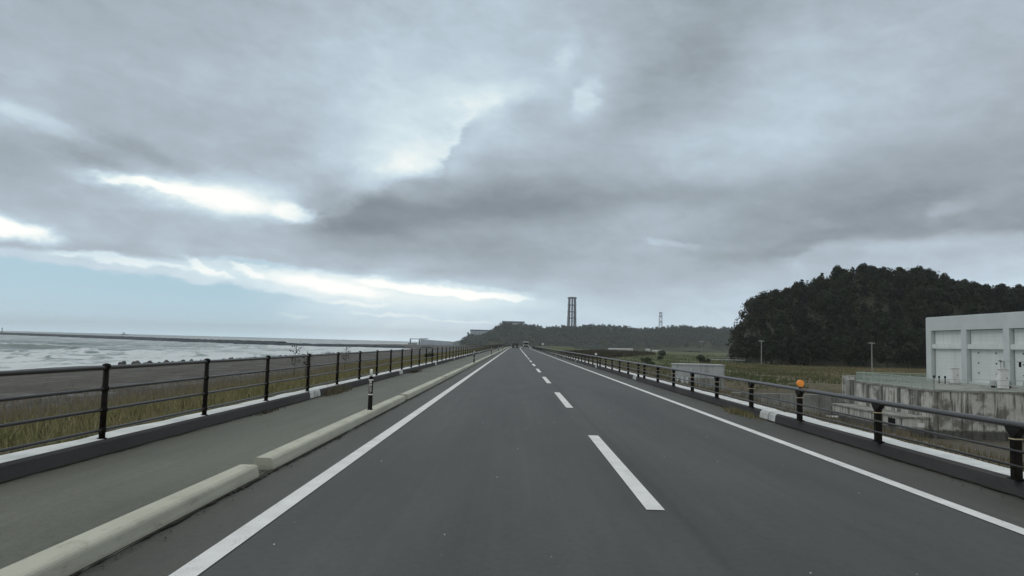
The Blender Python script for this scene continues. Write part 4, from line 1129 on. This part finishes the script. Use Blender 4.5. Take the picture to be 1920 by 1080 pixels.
berm('breakwater', 'long dark rubble breakwater reaching left across the horizon', [(-255, 812), (-420, 905), (-520, 1010), (-640, 1110), (-860, 1290), (-1060, 1420)], -3.3, 4, 11, M['rubble'], 1)
berm('breakwater', 'nearer short rubble groyne at the right end of the breakwater', [(-120, 800), (-210, 790), (-300, 798)], -4.6, 4, 9, M['rubble'], 2)
t = thing('harbour_beacon', 'slim beacon on the left end of the breakwater', 'beacon', (-1000, 1440, -4.5))
MB().lathe((0, 0, 0), [(2.2, 0), (2.2, 1.5), (.8, 1.6), (.6, 8.5)], 10).build('tower', M['farbld2'], t); MB().lathe((0, 0, 0), [(.9, 8.5), (.9, 9.8), (.2, 10.6)], 10).build('lantern', M['farbld2'], t)
t = thing('ship', 'small grey ship on the open sea horizon', 'ship', (-2060, 3900, -7), rz=R(20))
mb = MB(); mb.rings([[(-20, 0, 4.5), (-20, 0, 4.5), (-18, 0, 0), (-18, 0, 0)], [(-14, -4, 3.5), (-14, 4, 3.5), (-14, 3, 0), (-14, -3, 0)], [(14, -4, 3), (14, 4, 3), (14, 3, 0), (14, -3, 0)], [(20, -3, 4), (20, 3, 4), (19, 2, 0), (19, -2, 0)]]); mb.build('hull', M['farbld2'], t)
MB().box(-10, 4, -3.5, 3.5, 3, 10, .3).build('superstructure', M['farbld'], t); MB().box(-8, -2, -2.5, 2.5, 10, 13.5, .3).build('bridge', M['farbld2'], t)
t = thing('loading_gantry', 'open portal gantry at the left end of the harbour shed', 'gantry', (-176, 1300, -5))
MB().box(-9, 8, -3, 3, 9.0, 10.2).build('beam', M['farbld2'], t)
for x in (-8.5, 7.4): MB().box(x - .7, x + .7, -3, 3, 0, 8.99).build('leg', M['farbld2'], t)
MB().box(-12, 3, -4, 4, 0, 2.4).build('base', M['farbld2'], t)
t = thing('harbour_shed', 'long grey harbour shed on the far shore', 'building', (-140, 1300, -5))
MB().rings([[(-26, -8, 0), (-26, 8, 0), (-26, 8, 9.3), (-26, -8, 9.3)], [(30, -8, 0), (30, 8, 0), (30, 8, 6.8), (30, -8, 6.8)]]).build('wall', M['farbld'], t)
MB().box(-28, -14, -8.5, 8.5, 9.4, 11.2).build('tower', M['farbld'], t)
# a low far headland behind the port
def knoll_z(x, y): return -6 + 11 * np.exp(-((x + 102) / 26) ** 2 - ((y - 1420) / 60) ** 2) + vnoise(x, y, 20, 44) * .5
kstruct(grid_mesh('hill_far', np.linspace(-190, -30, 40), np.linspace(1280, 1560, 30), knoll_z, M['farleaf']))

# ---------------------------------------------------------------- far wooded ridge
RIDGE = [(-90, -6), (-80, 2), (-78, 6), (-58, 6), (-48, 8), (-40, 14), (-32, 19), (-24, 24.5), (-10, 25), (10, 24.5), (22, 23.5), (45, 20.5), (60, 21), (75, 23), (92, 20), (113, 27), (128, 25.5), (140, 25.5), (155, 26), (180, 23), (200, 23), (240, 26), (268, 28.5), (310, 27), (350, 26), (450, 30), (800, 34), (1300, 20)]
def ridge_z(x, y):
    c = lerp(x, RIDGE); f_ = sstep(y, 1010 + 40 * np.sin(x * .02), 1190); left = sstep(x, -84, -77)
    return -7 + (c + 7) * (f_ ** .7) * (1 - sstep(y, 1300, 1800)) * left + vnoise(x, y, 70, 15) * 1.5 * f_ * left
kstruct(grid_mesh('ridge', np.concatenate([np.linspace(-100, 460, 150), np.linspace(470, 1300, 40)]), np.linspace(1000, 1800, 60), ridge_z, M['hillsoil']))
cs = []; rs = []
for k in range(5600):
    xq = rnd.uniform(-77, 470); yq = 1025 + 190 * rnd.random() ** .8
    if rnd.random() < .35: yq = rnd.uniform(1180, 1215)
    h_ = float(ridge_z(xq, yq)); r_ = rnd.uniform(2.4, 4.2)
    if rnd.random() < .16 and yq > 1150: h_ += rnd.uniform(2, 5.5); r_ *= .55
    cs.append((xq, yq, h_ + rnd.uniform(1.5, 4.0))); rs.append(r_)
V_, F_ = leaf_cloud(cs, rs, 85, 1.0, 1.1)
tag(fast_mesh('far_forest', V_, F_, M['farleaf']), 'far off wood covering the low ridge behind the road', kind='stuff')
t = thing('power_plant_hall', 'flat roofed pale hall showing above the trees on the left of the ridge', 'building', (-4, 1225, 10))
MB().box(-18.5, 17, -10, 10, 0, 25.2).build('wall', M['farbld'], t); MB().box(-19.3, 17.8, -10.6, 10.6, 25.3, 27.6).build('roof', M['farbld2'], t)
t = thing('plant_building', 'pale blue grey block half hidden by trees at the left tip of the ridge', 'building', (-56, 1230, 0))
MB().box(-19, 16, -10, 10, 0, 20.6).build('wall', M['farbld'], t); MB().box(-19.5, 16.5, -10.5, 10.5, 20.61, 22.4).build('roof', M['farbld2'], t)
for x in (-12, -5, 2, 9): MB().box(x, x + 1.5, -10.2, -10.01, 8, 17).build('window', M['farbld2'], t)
# white specks on the ridge
for (x, y, z, w, h, lab) in ((7, 1180, 24.5, 4, 3, 'white patch like hut among the trees below the flat roofed hall'), (150, 1180, 28.0, 5, 2.4, 'white hut roof in the trees right of the big stack')):
    t = thing('hut', lab, 'hut', (x, y, z)); MB().box(-w / 2, w / 2, -2, 2, -4, h * .6).build('wall', M['farwhite'], t)
    MB().rings([[(-w / 2, -2.2, h * .61), (w / 2, -2.2, h * .61), (w / 2, 2.2, h * .61), (-w / 2, 2.2, h * .61)], [(-w / 2, -.1, h), (w / 2, -.1, h), (w / 2, .1, h), (-w / 2, .1, h)]]).build('roof', M['farwhite'], t)

# ---------------------------------------------------------------- big steel framed stack
t = thing('chimney_stack', 'tall grey steel framed chimney stack rising behind the ridge', 'chimney', (112, 1500, 10))
Ht = 88.
for k in range(4):
    a = math.pi / 4 + k * math.pi / 2
    MB().tube((math.cos(a) * 12.6, math.sin(a) * 12.6, 0), (math.cos(a) * 9.6, math.sin(a) * 9.6, Ht - 1), 1.0, .7, 6).build('leg', M['stack'], t)
for dx, dy in ((-5.0, 0), (0.1, -3.6), (5.1, .5)):
    MB().tube((dx, dy, 0), (dx, dy, Ht), 1.75, 1.65, 12).build('flue', M['stackpale'], t)
for i, z in enumerate((28, 44.5, 57.5, 71)):
    r_ = 12.6 + (9.6 - 12.6) * z / Ht
    mb = MB(); mb.lathe((0, 0, 0), [(r_ - 2.5, z), (r_ * .75 + 1.4, z), (r_ * .75 + 1.4, z + 1.8), (r_ - 2.5, z + 1.8)], 16); mb.build('gallery', M['stack'], t)
MB().lathe((0, 0, 0), [(6.5, Ht - 3.4), (9.4, Ht - 3.0), (9.4, Ht - .4), (6.5, Ht + .4)], 16).build('crown_gallery', M['stack'], t)
zs = [0, 14, 28, 44.5, 57.5, 71, 85]
for k in range(4):
    a0 = math.pi / 4 + k * math.pi / 2; a1 = a0 + math.pi / 2; mb = MB()
    for z0, z1 in zip(zs[:-1], zs[1:]):
        q0 = 12.6 - 3 * z0 / Ht; q1 = 12.6 - 3 * z1 / Ht
        mb.tube((math.cos(a0) * q0, math.sin(a0) * q0, z0), (math.cos(a1) * q1, math.sin(a1) * q1, z1), .16, n=4)
        mb.tube((math.cos(a1) * q0, math.sin(a1) * q0, z0), (math.cos(a0) * q1, math.sin(a0) * q1, z1), .16, n=4)
    mb.build('bracing', M['stack'], t)
def pylon(x, y, z0, H_, w0, w1, lab, arms):
    t = thing('lattice_tower', lab, 'lattice tower', (x, y, z0)); 
    for sx_ in (-1, 1):
        for sy_ in (-1, 1): MB().tube((sx_ * w0, sy_ * w0, 0), (sx_ * w1, sy_ * w1, H_), .38, .3, 5).build('leg', M['stack'], t)
    mb = MB(); n = 8
    for k in range(n):
        z0_, z1_ = H_ * k / n, H_ * (k + 1) / n; a = w0 + (w1 - w0) * k / n; b2 = w0 + (w1 - w0) * (k + 1) / n
        for s_ in (-1, 1): mb.tube((-a, s_ * a, z0_), (b2, s_ * b2, z1_), .16, n=4); mb.tube((a, s_ * a, z0_), (-b2, s_ * b2, z1_), .16, n=4)
    mb.build('bracing', M['stack'], t)
    for z, w in arms: MB().box(-w, w, -1.5, 1.5, z - .8, z + .8).build('platform', M['stack'], t)
pylon(291.5, 1500, 15, 57, 3.8, 2.2, 'slim lattice mast above the ridge between the stack and the wooded hill', ((24.5, 3.2), (37, 3.0), (49, 3.0), (56, 2.8)))
pylon(349, 1400, 15, 27, 1.6, 1.0, 'smallest lattice mast barely clearing the ridge trees', ((26, 1.8),))

# ---------------------------------------------------------------- haze
hz = MB().box(-9500, 8500, -80, 9500, -14, 125)
hm = bpy.data.materials.new('haze'); hm.use_nodes = True; hn = hm.node_tree; hn.nodes.clear()
ho = hn.nodes.new('ShaderNodeOutputMaterial'); pv = hn.nodes.new('ShaderNodeVolumePrincipled')
pv.inputs['Color'].default_value = (.97, .985, 1.0, 1); pv.inputs['Density'].default_value = .00011; pv.inputs['Anisotropy'].default_value = .35
hn.links.new(pv.outputs[0], ho.inputs['Volume'])
o = hz.build('haze', hm); tag(o, 'thin sea haze', kind='stuff')
